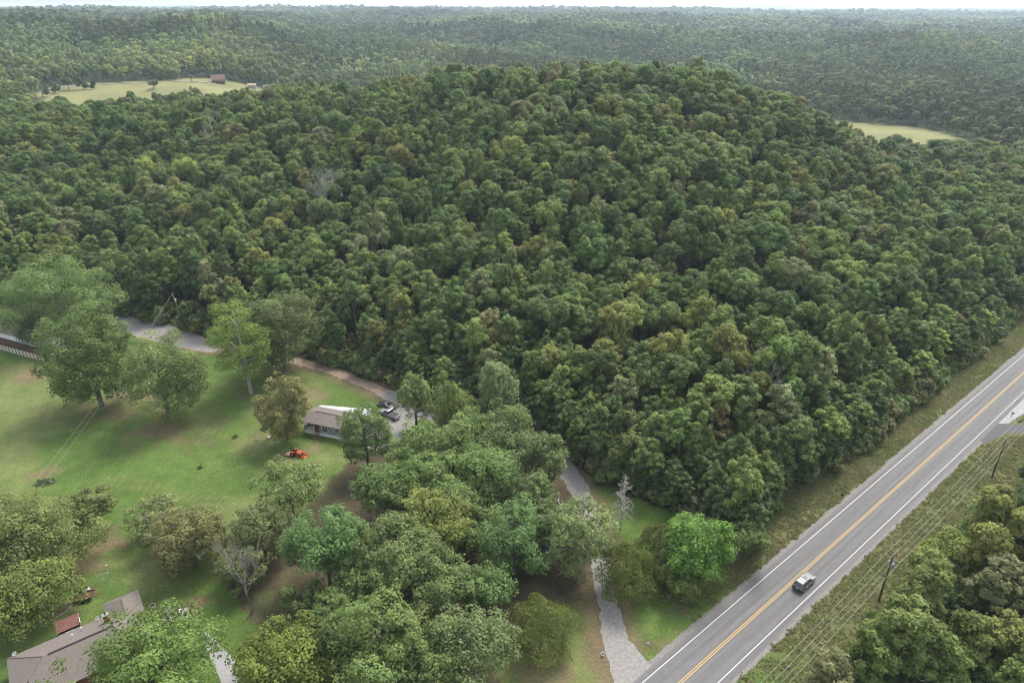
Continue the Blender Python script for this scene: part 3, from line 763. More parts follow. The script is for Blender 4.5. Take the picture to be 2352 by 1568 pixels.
# the wooded country beyond
FAR = []
for i in range(6):
    g = np.random.default_rng(300 + i)
    if i < 4: cr = crown(g, 4.9, 6.6 + 0.5 * i, 9.4 + 0.4 * i, 26, 760, 1.15, 'round', 0.30); tb = trunk_mb(g, 15, 0.22, cr[3], 3, n=4)
    else: cr = conifer(g, 3.4, 16, 3.5, 20, 30, 1.05); tb = trunk_mb(g, 19, 0.2, cr[3], 0, n=4)
    FAR.append(whole_mesh(cr, tb, 'far_tree'))
for i in range(3):
    g = np.random.default_rng(320 + i); cr = crown(g, 5.2, 6.0, 9.0, 14, 190, 2.3, 'round', 0.36); FAR.append(whole_mesh(cr, trunk_mb(g, 10, 0.2, cr[3], 0, n=4), 'far_tree'))
PX, PY, SS = [], [], []
d = 440.0
while d < 5200:
    s = max(9.6, d / 100); na = int(1.9 * d / s)
    t = (np.arange(na) + rng.uniform(-.4, .4, na)) / na * 2 - 1
    dd = d + rng.uniform(-.45, .45, na) * s * 0.9
    PX.append(t * 0.95 * dd); PY.append(dd); SS.append(np.full(na, s / 8.2))
    d += s * 0.9 if d < 2500 else s * 1.3
x = np.concatenate(PX); y = np.concatenate(PY); s0 = np.concatenate(SS)
far_ok = ~in_poly(x, y, HILLWOOD) & ~in_poly(x, y, FIELD_L) & ~in_poly(x, y, FIELD_R) & (y > 440)
rs, rq = road_sq(x, y); far_ok &= (np.abs(rq - 3.5) > 16) | (rs > 760)
clearing = fbm(x, y, 260, 2, 9)
far_ok &= ~((y > 1500) & (clearing > 0.86))
x, y, s0 = x[far_ok], y[far_ok], s0[far_ok]; n = len(x); z = zland(x, y)
scl = rng.uniform(0.8, 1.25, n) * np.minimum(s0, 3.2) ** 0.85; sz = rng.uniform(0.72, 1.28, n) * np.minimum(s0, 1.35) ** 0.6
pine = fbm(x, y, 170, 3, 3) + 0.25 * rng.normal(size=n) + 0.9 * np.exp(-(((x + 10) / 150) ** 2 + ((y - 820) / 110) ** 2)) > 0.55
pine &= y < 1700
var = np.where(y < 1600, np.where(pine, rng.integers(4, 6, n), rng.integers(0, 4, n)), rng.integers(6, 9, n))
u1 = rng.uniform(0, 1, n) * 0.75 + 0.3 * fbm(x, y, 120, 3, 1) + 0.12
cols = 1.35 * np.array([G['dark'], G['deep'], G['mid'], G['grey'], G['olive'], G['yellow']]); st = np.array([0, .25, .5, .68, .84, 1.05])
tint = np.stack([np.interp(u1, st, cols[:, k]) for k in range(3)], 1) * rng.uniform(0.85, 1.18, (n, 1))
# sunlit and shaded patches of the far hills, put into the tree tints
vx, vy = rng.uniform(-4500, 4500, 420), rng.uniform(1200, 5400, 420); vv = rng.uniform(0, 1, 420)
vx[:110] = rng.uniform(-1100, 1100, 110); vy[:110] = rng.uniform(430, 1600, 110)
lit_patch = np.zeros(n); wx_, wy_ = x + 40 * fbm(x, y, 90, 3, 2), y + 40 * fbm(x, y, 90, 3, 5)
for a0 in range(0, n, 4000):
    sl = slice(a0, a0 + 4000)
    lit_patch[sl] = vv[np.argmin((wx_[sl, None] - vx[None]) ** 2 + ((wy_[sl, None] - vy[None]) * 0.7) ** 2, 1)]
tint = tint * (0.55 + 0.78 * lit_patch ** 1.3)[:, None] * np.array([1, 1, 1.0]) + (lit_patch > 0.75)[:, None] * np.array([0.016, 0.014, 0.006])
sun_patch = np.exp(-(((x - 10) / 260) ** 2 + ((y - 780) / 120) ** 2)) + 0.7 * np.exp(-(((x + 300) / 140) ** 2 + ((y - 735) / 45) ** 2)) + 0.8 * np.exp(-(((x + 330) / 90) ** 2 + ((y - 470) / 50) ** 2))  # warm sunlight on the valley and field-side crowns, put into their tint
tint = tint * (1 + 0.35 * sun_patch[:, None] * np.array([1.15, 1.0, 0.7])) + sun_patch[:, None] * np.array([0.022, 0.020, 0.004])
points_stuff('distant_woods', np.stack([x, y, z - 0.2], 1), rng.uniform(0, 6.283, n), np.stack([scl, scl, sz], 1), var, tint, FAR)

# undergrowth along the wood edges, and coarse grass on the verges
BUSH = []
for i in range(4):
    g = np.random.default_rng(400 + i); cr = crown(g, 1.5, 1.3, 1.2, 16, 420, 0.36, 'round', 0.36); BUSH.append(crown_mesh(*cr[:3], name='bush'))
bx, by = [], []
for (x0, y0), (x1, y1) in zip(EDGE[:-1], EDGE[1:]):
    L = math.hypot(x1 - x0, y1 - y0); nx, ny = -(y1 - y0) / L, (x1 - x0) / L
    onroad = x0 > 55
    for _ in range(int(L * (4.5 if onroad else 5.0))):
        t = rng.uniform(); q = abs(rng.normal()) * 4.5 + (-1.5 if onroad else 0.2)
        bx.append(x0 + (x1 - x0) * t + nx * q); by.append(y0 + (y1 - y0) * t + ny * q)
for _ in range(700):
    s, q = rng.uniform(-30, 120), 15 + abs(rng.normal()) * 6 + rng.uniform(0, 8)
    if q < 16 or (90 < s < 112): continue
    X, Y = road(s, q)
    if rng.uniform() < smooth(17, 27, q) + 0.03: bx.append(X); by.append(Y)
bx, by = np.array(bx), np.array(by); pole_xy = at(418, 738)
ok = (np.abs(bx) < 420) & (by < 520) & (np.hypot(bx - pole_xy[0], by - pole_xy[1] + 1.5) > 4); bx, by = bx[ok], by[ok]
n = len(bx); s = rng.uniform(0.5, 2.2, n); s = np.where(road_sq(bx, by)[1] > 5, rng.uniform(0.3, 1.0, n), s)
tint = np.array([G['deep'], G['mid'], G['olive'], G['brown'], G['mid']])[rng.integers(0, 5, n)] * rng.uniform(1.0, 1.45, (n, 1))
points_stuff('undergrowth', np.stack([bx, by, zland(bx, by) - 0.1], 1), rng.uniform(0, 6.28, n), np.stack([s, s, s * rng.uniform(0.7, 1.3, n)], 1), rng.integers(0, 4, n), tint, BUSH)

TUFT = []
for i in range(3):
    g = np.random.default_rng(450 + i); k = 26
    P = np.stack([g.normal(size=k) * 0.30, g.normal(size=k) * 0.30, g.uniform(0.05, 0.3, k)], 1)
    V, F = sprays(P, unit(np.stack([g.normal(size=k), g.normal(size=k), np.full(k, 0.9)], 1)), 0.34, g)
    TUFT.append(crown_mesh(V, F, np.repeat(g.uniform(0, 1, k), 4), name='grass_tuft'))
N0 = 75000
s = rng.uniform(-25, 190, N0); q = np.where(rng.uniform(size=N0) < 0.42, rng.uniform(-12.5, -1.75, N0), rng.uniform(8.7, 30, N0))
X = ROAD0[0] + RD[0] * s + RQ[0] * q; Y = ROAD0[1] + RD[1] * s + RQ[1] * q
ok = (seg_dist(X, Y, gravel_pts) > 3.6) & ~((q < 3) & (s < rng.uniform(3, 26, N0))) & (seg_dist(X, Y, [at(2235, 1003), at(2290, 983), at(2345, 985), at(2420, 998)]) > 3.2) & (seg_dist(X, Y, [at(2292, 975), at(2310, 955), at(2352, 925), at(2400, 890)]) > 2.6)
ok &= fbm(X, Y, 3.5, 3, 7) + rng.normal(size=N0) * 0.5 > -0.45
X, Y, q = X[ok], Y[ok], q[ok]; n = len(X)
w = np.clip(0.5 + 0.6 * fbm(X, Y, 6, 3, 2) + 0.15 * rng.normal(size=n), 0, 1)[:, None]
tint = (np.array((0.150, 0.182, 0.062)) * (1 - w) + np.array((0.225, 0.210, 0.102)) * w) * rng.uniform(0.85, 1.1, (n, 1))
s = rng.uniform(0.22, 0.52, n) * np.where(rng.uniform(size=n) < 0.06, 1.9, 1.0)
points_stuff('verge_grass', np.stack([X, Y, np.zeros(n)], 1), rng.uniform(0, 6.28, n), np.stack([s, s, s], 1), rng.integers(0, 3, n), tint, TUFT)

# ------------------------------------------------------------------ trees of the yards, each its own
def yard_tree(seed, kind, cx, cy, w, h, ht, tint_, label, leaf=0.40, dens=1.0, name='yard_tree', group=None, bark=None, limbs=14, bare=0, rcl=None, cat='tree', gap=0.0, base=None, cs=1.0):
    """A tree whose crown shows w by h pixels round (cx, cy), ht metres tall."""
    g = np.random.default_rng(seed)
    zc = ht * 0.62; off = (0.0, 0.0)
    for _ in range(8):
        X, Y = at(cx, cy, zc)
        dist_ = math.sqrt(X * X + Y * Y + (CAM_H - zc) ** 2); k = dist_ / FD
        a = w * (0.60 if 800 < cx < 1300 and cy > 940 else 0.54) * k; dep = math.asin((CAM_H - zc) / dist_)
        c2 = ((h * 0.5 * k) ** 2 - (a * math.sin(dep)) ** 2) / math.cos(dep) ** 2
        c = min(max(math.sqrt(max(c2, 0.01)), 0.6 * a), 1.7 * a)
        full = ht if kind == 'cedar' else min(max(ht, 2 * c + gap), 27.0); c = min(c, full * 0.48)
        zc = full - c
    ht = full
    if base:
        bx_, by_ = at(*base); off = (X / Y * by_ - bx_, 0.0); X, Y = bx_, by_
    leaf *= 0.88
    t = thing(name, label, cat, (X, Y, 0), 0, group)
    area = a * a * 8 + a * c * 8
    nl = int(np.clip(area / (leaf * leaf) * 1.8 * dens, 1200, 30000))
    if kind == 'cedar': cr = cedar(g, a, ht - 0.6, 0.4, int(nl * 1.5), leaf * 0.8)
    elif kind == 'pine':
        C = []
        for q in range(30):
            ph = g.uniform(0, 6.283); u = g.uniform(0, 1); r = a * (0.25 + 0.65 * math.sin(math.pi * (0.12 + 0.8 * u))) * g.uniform(0.6, 1)
            C.append((r * math.cos(ph), r * math.sin(ph), zc - c + 2 * c * u))
        C = np.array(C); idx = g.integers(0, len(C), nl); dd = unit(g.normal(size=(nl, 3)) + np.array([0, 0, .4]))
        P = C[idx] + dd * (a * 0.36) * g.uniform(0.4, 1.05, nl)[:, None] * np.array([1, 1, 0.55])
        V, F = sprays(P, unit(dd + 0.6 * g.normal(size=(nl, 3))), leaf, g)
        cr = (V, F, np.repeat(np.clip(0.5 + 0.2 * g.normal(size=nl), 0, 1), 4), C)
    else:
        ncl = int(np.clip(area / (1.7 if kind != 'open' else 2.4), 50, 260))
        cr = crown(g, a, c * cs, zc, ncl, nl, leaf, 'round' if kind in ('broad', 'open') else kind, rcl or {'broad': 0.155, 'feather': 0.15, 'open': 0.145, 'round': 0.16}[kind])
    cr[0][:, 0] += off[0]; cr[3][:, 0] += off[0]
    co = link('crown', crown_mesh(*cr[:3]), t); co['tint'] = [float(q) * 1.5 * w_ for q, w_ in zip(tint_, (1.0, 1.03, .82))]
    tb = trunk_mb(g, ht * (0.97 if kind in ('pine', 'cedar') else 0.86), max(0.14, 0.02 * ht), cr[3], limbs, lean=off)
    tb.build('trunk', bark or BARK, t, smooth_=True)
    if bare:                                                # dead limbs standing out of the leaves
        for q in range(bare):
            bm = MB()
            i = g.integers(0, len(cr[3])); p = Vector(cr[3][i]); o_ = Vector((p.x, p.y, (p.z - zc) * 0.6 + 0.8)).normalized()
            s = p * 0.55 + Vector((0, 0, p.z * 0.35)); e = p + o_ * a * 0.27; m = s.lerp(e, 0.55) + Vector(g.normal(size=3)) * 0.35
            bm.tube([s, m, e], [0.14, 0.10, 0.04], 4, cap=False)
            for _ in range(4):
                b0 = m.lerp(e, g.uniform(0, 0.95)); bm.tube([b0, b0 + (o_ + Vector(g.normal(size=3)) * 0.7).normalized() * a * g.uniform(0.06, 0.16)], [0.075, 0.03], 3, cap=False)
            bm.build('dead_limb', DEADWOOD, t)
    return t


PALE = (0.112, 0.140, 0.066); YG = (0.115, 0.158, 0.052); MIDG = (0.085, 0.125, 0.050); DKG = (0.060, 0.098, 0.043); OLV = (0.112, 0.128, 0.052); BRG = (0.122, 0.114, 0.060); LIME = (0.115, 0.195, 0.05)
YT = [
    (1, 'broad', 125, 682, 250, 150, 17, (0.095, 0.132, 0.055), 'huge spreading tree over the house at far left, widest crown beside the wood', dict(leaf=.46, rcl=.12, dens=1.15)),
    (2, 'round', 198, 815, 185, 235, 17, (0.085, 0.118, 0.046), 'tall rounded green tree just right of the brown deck', dict(leaf=.46, cs=1.2)),
    (3, 'open', 365, 865, 185, 190, 13, (0.118, 0.145, 0.066), 'open airy tree below the gravel bend with branches showing', dict(leaf=.42, dens=.8, limbs=24, cs=1.12)),
    (4, 'pine', 546, 780, 118, 150, 24, (0.125, 0.170, 0.055), 'lone tall pine with long bare trunk on the lawn', dict(leaf=.42, dens=.9, limbs=16, bark=PALEBARK, name='pine_tree', base=(577, 903))),
    (5, 'broad', 640, 755, 195, 205, 19, (0.088, 0.108, 0.052), 'dull green oak hanging over the dirt track behind the pine', dict(leaf=.46)),
    (6, 'round', 648, 930, 120, 160, 11, (0.128, 0.122, 0.060), 'brownish bushy tree against the left end of the mobile home', dict(leaf=.36, cs=1.15)),
    (7, 'open', 836, 990, 112, 180, 14, (0.088, 0.122, 0.052), 'thin dark limbed tree leaning across the mobile home roof', dict(leaf=.38, dens=.7, limbs=22)),
    (8, 'feather', 952, 912, 95, 130, 16, (0.118, 0.150, 0.066), 'feathery pale tree just right of the parked pickup', dict(leaf=.40, dens=.85)),
    (9, 'feather', 1035, 930, 105, 165, 17, (0.125, 0.155, 0.060), 'slim yellowish feathery tree between two paler ones', dict(leaf=.40, dens=.85)),
    (10, 'feather', 1140, 895, 120, 155, 20, (0.122, 0.152, 0.078), 'tallest pale silvery tree standing before the dark wood', dict(leaf=.42, dens=.9)),
    (11, 'broad', 968, 1035, 135, 140, 14, (0.105, 0.145, 0.058), 'green tree on the near side of the parking pad', dict(leaf=.42)),
    (12, 'broad', 1055, 1000, 150, 150, 16, (0.110, 0.150, 0.060), 'leafy light tree over the driveway behind the pad', dict(leaf=.42)),
    (13, 'broad', 1185, 1010, 170, 175, 16, (0.100, 0.130, 0.060), 'greyish green tree where the driveway leaves the clump', dict(leaf=.42)),
    (14, 'broad', 1110, 1085, 190, 160, 15, (0.098, 0.138, 0.056), 'broad light green tree in the middle of the yard clump', dict(leaf=.42)),
    (15, 'broad', 945, 1085, 150, 140, 13, (0.090, 0.130, 0.050), 'green tree in the shade south of the mobile home', dict(leaf=.40)),
    (16, 'open', 662, 1115, 165, 135, 13, (0.115, 0.145, 0.062), 'open pale tree standing alone below the orange tractor', dict(leaf=.40, dens=.75, limbs=20)),
    (17, 'open', 600, 1225, 140, 150, 10, (0.098, 0.110, 0.058), 'dull thin grey green tree left of the dark leafy tree', dict(leaf=.36, dens=.7, limbs=18)),
    (18, 'broad', 745, 1255, 190, 215, 16, (0.080, 0.128, 0.054), 'tall dense bluish green tree by the lawn edge', dict(leaf=.40)),
    (19, 'broad', 1000, 1188, 165, 105, 14, (0.140, 0.158, 0.058), 'yellow green tree in the heart of the clump', dict(leaf=.38)),
    (20, 'broad', 905, 1270, 190, 170, 14, (0.098, 0.126, 0.056), 'mottled green tree right of the bluish one', dict(leaf=.40)),
    (21, 'open', 1180, 1235, 165, 190, 15, (0.086, 0.132, 0.058), 'blue green tree with straight bare trunk left of the pale tree', dict(leaf=.40, dens=.75, limbs=18)),
    (22, 'open', 1332, 1228, 170, 215, 17, (0.118, 0.146, 0.070), 'big pale tree with white dead limbs beside the driveway', dict(leaf=.42, dens=.8, limbs=26, bark=PALEBARK, bare=16)),
    (23, 'broad', 985, 1330, 180, 150, 13, (0.094, 0.122, 0.054), 'olive tinged tree above the worn red soil patch', dict(leaf=.38)),
    (24, 'broad', 860, 1470, 215, 230, 15, (0.100, 0.136, 0.054), 'large leafy tree at the bottom edge with many round clumps', dict(leaf=.38, rcl=.13)),
    (25, 'open', 1090, 1480, 200, 200, 13, (0.098, 0.126, 0.062), 'grey green tree beside the round cedar at the bottom', dict(leaf=.36, dens=.8, limbs=20)),
    (26, 'broad', 1110, 1345, 130, 110, 10, (0.090, 0.132, 0.056), 'smaller blue green tree above the round cedar', dict(leaf=.36)),
    (27, 'cedar', 1243, 1435, 125, 165, 9, (0.102, 0.118, 0.044), 'round olive cedar on the grass left of the driveway mouth', dict(leaf=.34, name='cedar_tree')),
    (28, 'cedar', 1440, 1305, 115, 165, 10, (0.088, 0.106, 0.036), 'dark olive cedar against the right edge of the driveway', dict(leaf=.34, name='cedar_tree')),
    (29, 'cedar', 1515, 1255, 110, 150, 9.5, (0.088, 0.106, 0.040), 'duller cedar between the driveway cedar and the bright green tree', dict(leaf=.34, name='cedar_tree')),
    (30, 'round', 1605, 1252, 160, 175, 11, (0.092, 0.160, 0.044), 'bright fresh green roadside tree, brightest in the picture', dict(leaf=.40)),
    (31, 'broad', 1450, 1010, 150, 150, 14, (0.118, 0.138, 0.062), 'pale leafy tree at the wood corner above the bare snag', dict(leaf=.42)),
    (32, 'round', 650, 1520, 220, 150, 9, (0.098, 0.122, 0.035), 'yellowish green tree at the bottom beside the concrete drive', dict(leaf=.38)),
    (33, 'round', 312, 1574, 365, 250, 10.5, (0.088, 0.126, 0.042), 'large bright round tree covering the near end of the grey roof', dict(leaf=.40, rcl=.12, dens=2.2)),
    (34, 'broad', 92, 1218, 225, 180, 11, (0.120, 0.138, 0.058), 'big tangled olive tree at the left edge above the lawn house', dict(leaf=.38, bare=2)),
    (35, 'round', 72, 1362, 170, 140, 8, (0.106, 0.130, 0.045), 'low yellowish tree overhanging the stone ringed bed', dict(leaf=.36)),
    (36, 'broad', 350, 1195, 130, 110, 8.5, (0.122, 0.138, 0.068), 'pale thin topped tree with broken white branches at left', dict(leaf=.36, dens=.7, limbs=14, bare=12)),
    (37, 'broad', 430, 1235, 170, 165, 9, (0.115, 0.112, 0.056), 'brownish tree with grey dead limbs beside the broken pale one', dict(leaf=.36, bare=14)),
    (38, 'broad', 690, 1370, 90, 90, 9, (0.088, 0.112, 0.050), 'small shaded green tree behind the leafless tree', dict(leaf=.36)),
    (39, 'open', 1225, 1130, 110, 110, 12, (0.090, 0.120, 0.056), 'thin tree behind the pale limbed tree at the drive', dict(leaf=.38, dens=.8)),
    (40, 'broad', 1040, 1130, 130, 110, 13, (0.108, 0.150, 0.060), 'light green tree touching the yellow green crown from above', dict(leaf=.40)),
    (41, 'broad', 2215, 1295, 150, 130, 13, (0.118, 0.146, 0.046), 'bright olive tree at the front of the wood near the pole', dict(leaf=.42, group=None)),
    (42, 'broad', 2290, 1225, 130, 120, 14, (0.085, 0.125, 0.055), 'blue green tree rising behind the bright olive one', dict(leaf=.42)),
    (43, 'broad', 780, 1400, 120, 130, 11, (0.092, 0.130, 0.052), 'mid green tree between the bluish tree and the bottom clump', dict(leaf=.38)),
    (44, 'broad', 970, 1440, 120, 120, 10, (0.105, 0.128, 0.058), 'light tree beside the bare red earth at the bottom', dict(leaf=.36)),
    (45, 'broad', 560, 1300, 110, 110, 8, (0.096, 0.112, 0.056), 'low shaded tree standing left of the bluish green tree', dict(leaf=.36)),
    (46, 'broad', 835, 1330, 130, 130, 11, (0.094, 0.130, 0.055), 'green tree squeezed between the bluish and the mottled trees', dict(leaf=.38)),
    (47, 'broad', 1085, 1215, 120, 120, 11, (0.092, 0.128, 0.054), 'shady green tree between the yellow green and blue green trees', dict(leaf=.38)),
    (48, 'broad', 1000, 1090, 130, 130, 14, (0.105, 0.145, 0.058), 'bright leafy tree behind the yellow green crown', dict(leaf=.40)),
    (49, 'broad', 880, 1120, 130, 120, 12, (0.088, 0.124, 0.052), 'darker tree on the lawn side of the yard clump', dict(leaf=.40)),
    (50, 'broad', 1260, 1050, 90, 120, 14, (0.092, 0.118, 0.056), 'narrow dull tree against the bend of the grey driveway', dict(leaf=.40)),
    (51, 'broad', 1000, 1520, 140, 140, 10, (0.102, 0.132, 0.056), 'leafy tree cut by the bottom edge right of the large clumped one', dict(leaf=.36)),
    (52, 'broad', 750, 1470, 120, 130, 10, (0.088, 0.116, 0.050), 'shady tree left of the large clumped tree at the bottom', dict(leaf=.36)),
    (53, 'round', 1560, 1330, 120, 80, 5, (0.096, 0.120, 0.044), 'low bushy tree at the foot of the bright roadside tree', dict(leaf=.34)),
    (54, 'round', 1705, 1245, 110, 110, 7, (0.090, 0.118, 0.046), 'bushy green tree between the bright roadside tree and the wood', dict(leaf=.36)),
    (55, 'broad', 1260, 1200, 100, 130, 12, (0.088, 0.118, 0.056), 'dark tree filling the gap left of the pale limbed tree', dict(leaf=.38)),
    (57, 'broad', 100, 752, 105, 70, 8, (0.066, 0.092, 0.046), 'dark shaded tree hanging over the brown deck', dict(leaf=.40)),
    (56, 'broad', 210, 1160, 90, 90, 6, (0.105, 0.120, 0.052), 'small tangled tree right of the big olive tree', dict(leaf=.34)),
]
for sd_, kd, cx, cy, w, h, ht, tn, lb, kw in YT:
    yard_tree(900 + sd_, kd, cx, cy, w, h, ht, tn, lb, **kw)

# leafless ones
def bare_thing(name, label, loc, mb, m=None, z=0.0):
    t = thing(name, label, 'tree', (loc[0], loc[1], z)); mb.build('trunk', m or DEADWOOD, t); return t


bare_thing('dead_tree', 'bare grey conifer snag standing on the grass by the wood corner', at(1425, 1215), snag_mb(np.random.default_rng(1), 12.6, 0.17, 3.4, 74))
bare_thing('leafless_tree', 'small leafless tree with a fan of fine grey branches near the house', at(578, 1405), bare_mb(np.random.default_rng(3), 15.0, 0.17, 0.62, 3, 0.03, up=0.9, nb=5), mat('grey_twig', (0.20, 0.18, 0.16), .9, .1))
px_, py_ = at_land(748, 478, 16); bare_thing('dead_tree', 'silvery dead tree among green crowns halfway up the left slope', (px_, py_), bare_mb(np.random.default_rng(15), 19.5, 0.16, 0.6, 4, 0.62, nb=5), mat('silver_dead_wood', (0.25, 0.24, 0.23), .9, .1), z=land(px_, py_))
px_, py_ = at_land(497, 328, 16); bare_thing('dead_tree', 'thin grey dead treetop high on the left of the wood', (px_, py_), bare_mb(np.random.default_rng(6), 20.5, 0.22, 0.4, 3, 0.6, nb=4), mat('grey_dead_wood', (0.26, 0.24, 0.23), .9, .1), z=land(px_, py_))
px_, py_ = at(1552, 1055); bare_thing('dead_tree', 'slender white leafless stem at the wood edge', (px_, py_), bare_mb(np.random.default_rng(8), 9.5, 0.10, 0.3, 2, 0.5))
px_, py_ = at_land(1770, 900, 12); bare_thing('dead_tree', 'pale bare crown among the trees above the highway verge', (px_, py_), bare_mb(np.random.default_rng(9), 14.5, 0.18, 0.7, 4, 0.6, nb=4), mat('pale_dead_wood', (0.33, 0.30, 0.27), .9, .1), z=land(px_, py_))

# ------------------------------------------------------------------ buildings
def gable(mb, x0, x1, y0, y1, ze, zr, over=0.3, th=0.12):
    """Ridge along x. Two slopes with thickness."""
    ym = (y0 + y1) / 2; k = (zr - ze) / (ym - y0)
    for s in (-1, 1):
        yo = y0 - over if s < 0 else y1 + over; zo = ze - over * k
        a = [(x0 - over, yo, zo), (x1 + over, yo, zo), (x1 + over, ym, zr), (x0 - over, ym, zr)]
        b = [(p[0], p[1], p[2] + th) for p in a]
        mb.add(a + b, [(3, 2, 1, 0), (4, 5, 6, 7), (0, 1, 5, 4), (1, 2, 6, 5), (2, 3, 7, 6), (3, 0, 4, 7)])


def window(parent, c, w, h, ny=-1, axis='y', panes=(2, 1), frame=None, glass=None):
    """Window in a wall that faces -y or +y (axis y) or -x / +x."""
    f = MB(); g = MB(); d = 0.05 * ny
    def bx(mb, u, v, du, dv, dep, thick):
        if axis == 'y': mb.box((c[0] + u, c[1] + dep, c[2] + v), (du, thick, dv))
        else: mb.box((c[0] + dep, c[1] + u, c[2] + v), (thick, du, dv))
    for s in (-1, 1):
        bx(f, s * (w / 2 + .04), 0, .09, h + .17, d, .1); bx(f, 0, s * (h / 2 + .04), w - .01, .09, d, .1)
    for i in range(1, panes[0]): bx(f, -w / 2 + w * i / panes[0], 0, .05, h - .01, d, .07)
    for i in range(1, panes[1]): bx(f, 0, -h / 2 + h * i / panes[1], w - .01, .05, d, .07)
    fo = f.build('window', frame or WHITE, parent)
    bx(g, 0, 0, w - .02, h - .02, d * 0.3, .03); g.build('pane', glass or GLASS, fo)
    return fo


# the mobile home: x along its long front
MH = np.array(at(700, 993)); ME = np.array(at(838, 1021)); mv = ME - MH; ML = float(np.linalg.norm(mv)); mrz = math.atan2(mv[1], mv[0])
t = thing('mobile_home', 'white and grey mobile home with a dark front door, half hidden by trees', 'house', (MH[0], MH[1], 0), mrz)
W = 6.4
b = MB(); b.box((ML / 2, W / 2, 0.41), (ML, W, 0.82)); b.build('skirting', WHITE, t)
b = MB(); b.box((ML / 2 + 1.4, W / 2, 1.95), (ML - 2.8 - .02, W - .04, 2.24)); b.box((1.4, W / 2 + .9, 1.95), (2.79, W - 1.84, 2.24))
b.prism([(0, 0.02), (0.12, 0.02), (0.12, 1.75), (0, 1.75)], 0.83, 1.55); b.build('wall', SIDING, t)
b = MB()
for xx in (0.1, 2.5): b.box((xx, 0.1, 1.95), (0.12, 0.12, 2.24))
b.box((1.3, 0.08, 1.62), (2.3, 0.06, 0.07)); b.build('porch_posts', WHITE, t)
b = MB(); gable(b, 0, ML, 0, W, 3.09, 4.0, 0.28); b.build('roof', SHINGLE, t)
b = MB(); b.box((ML / 2 - 1, W / 2, 4.14), (ML * 0.7, 0.22, 0.07)); b.build('ridge_vent', BLACK, t)
b = MB(); b.box((3.55, -0.02, 1.88), (0.95, 0.1, 2.05)); d = b.build('door', mat('red_brown_door', (0.10, 0.04, 0.028), .5, .3), t)
b = MB(); b.lathe([(0.0, -0.05), (0.05, -0.05), (0.05, 0), (0, 0.0)], 8, (3.9, -0.08, 1.85), 'y'); b.build('handle', ALLOY, d)
window(t, (1.3, 1.82, 2.0), 1.3, 1.2)
window(t, (5.6, 0.0, 2.05), 1.5, 1.25, panes=(2, 2)); window(t, (8.8, 0.0, 2.05), 1.1, 1.2, panes=(2, 2)); window(t, (12.2, 0.0, 2.05), 1.3, 1.2)
st = thing('porch_steps', 'small wooden steps at the front door of the mobile home', 'steps', (MH[0] + 3.55 * math.cos(mrz), MH[1] + 3.55 * math.sin(mrz), 0), mrz)
for i in range(4):
    b = MB(); b.box((0, -0.28 - 0.3 * i, 0.66 - 0.19 * i), (1.1, 0.28, 0.05)); b.build('tread', WOOD, st)
for s in (-0.52, 0.52):
    b = MB(); b.prism([(s - .03, -1.3), (s + .03, -1.3), (s + .03, -.14), (s - .03, -.14)], 0, 0.05)
    b.tube([(s, -1.25, 0.05), (s, -0.15, 0.62)], 0.05, 4); b.tube([(s, -1.22, 0), (s, -1.22, 0.95), (s, -0.2, 1.55), (s, -0.2, 0.6)], 0.035, 4); b.build('railing', WOOD, st)

# white metal building behind it
wl = np.array(at(722, 951, 2.4)); wr_ = np.array(at(908, 966, 2.4)); wv = wr_ - wl
t = thing('metal_shed', 'low white metal roofed outbuilding behind the mobile home', 'shed', (wl[0], wl[1], 0), math.atan2(wv[1], wv[0]))
Lw = float(np.linalg.norm(wv)) * 0.62
b = MB(); b.box((Lw / 2, 2.2, 1.1), (Lw, 4.0, 2.2)); b.build('wall', WHITE, t)
WM = mat('white_metal_roof', (0.42, 0.43, 0.44), 0.4, 0.4, var=.04, scale=1.0)
b = MB(); gable(b, 0, Lw, 0.2, 4.2, 2.22, 2.95, 0.25, 0.06); rf = b.build('roof', WM, t)
b = MB()
for i in range(int(Lw / 0.6)):
    for sgn in (-1, 1): b.tube([(0.3 + i * 0.6, 2.2, 3.03), (0.3 + i * 0.6, 2.2 + sgn * 2.2, 2.25)], 0.025, 3)
b.build('roof_ribs', WM, rf)
b = MB(); b.box((Lw / 2, 0.17, 1.0), (2.2, 0.08, 1.9)); b.build('door', STEEL, t)

# the grey hip-roofed house at the lower left
HA = np.array((-73.7, 69.1)); ha = math.atan2(.602, .798)
t = thing('brick_house', 'low house with grey shingle hip roof at the lower left', 'house', (HA[0], HA[1], 0), ha)
# local x along the long side, y to the rear (away from the camera side): main block y -10.4..0, wing y 0..2.9, x 13..18
b = MB(); b.box((9, -5.2, 1.3), (17.1, 9.5, 2.6)); b.box((15.45, 1.0, 1.3), (4.1, 2.9, 2.598)); b.build('wall', BRICK, t)
E_, T_ = 2.72, 4.85
b = MB(); th = .14
def roofpoly(mb, pts):
    n_ = len(pts); mb.add([(p[0], p[1], p[2]) for p in pts] + [(p[0], p[1], p[2] - th) for p in pts], [tuple(range(n_)), tuple(range(2 * n_ - 1, n_ - 1, -1))] + [(i, n_ + i, n_ + (i + 1) % n_, (i + 1) % n_) for i in range(n_)])
A0, A1, A2, A3 = (0, 0, E_), (18, 0, E_), (18, -10.4, E_), (0, -10.4, E_); r0, r1 = (4.6, -5.2, T_), (13.4, -5.2, T_)
roofpoly(b, [A0, A3, r0]); roofpoly(b, [A3, A2, r1, r0]); roofpoly(b, [A2, A1, r1]); roofpoly(b, [A1, A0, r0, r1])
ro = b.build('roof', SHINGLE, t)
b = MB(); wz = 4.05; k_ = (T_ - E_) / 5.2
wx0, wx1, wy = 12.95, 18.05, 2.9; wm = (wx0 + wx1) / 2; back = -(wz - E_) / k_ - 0.05
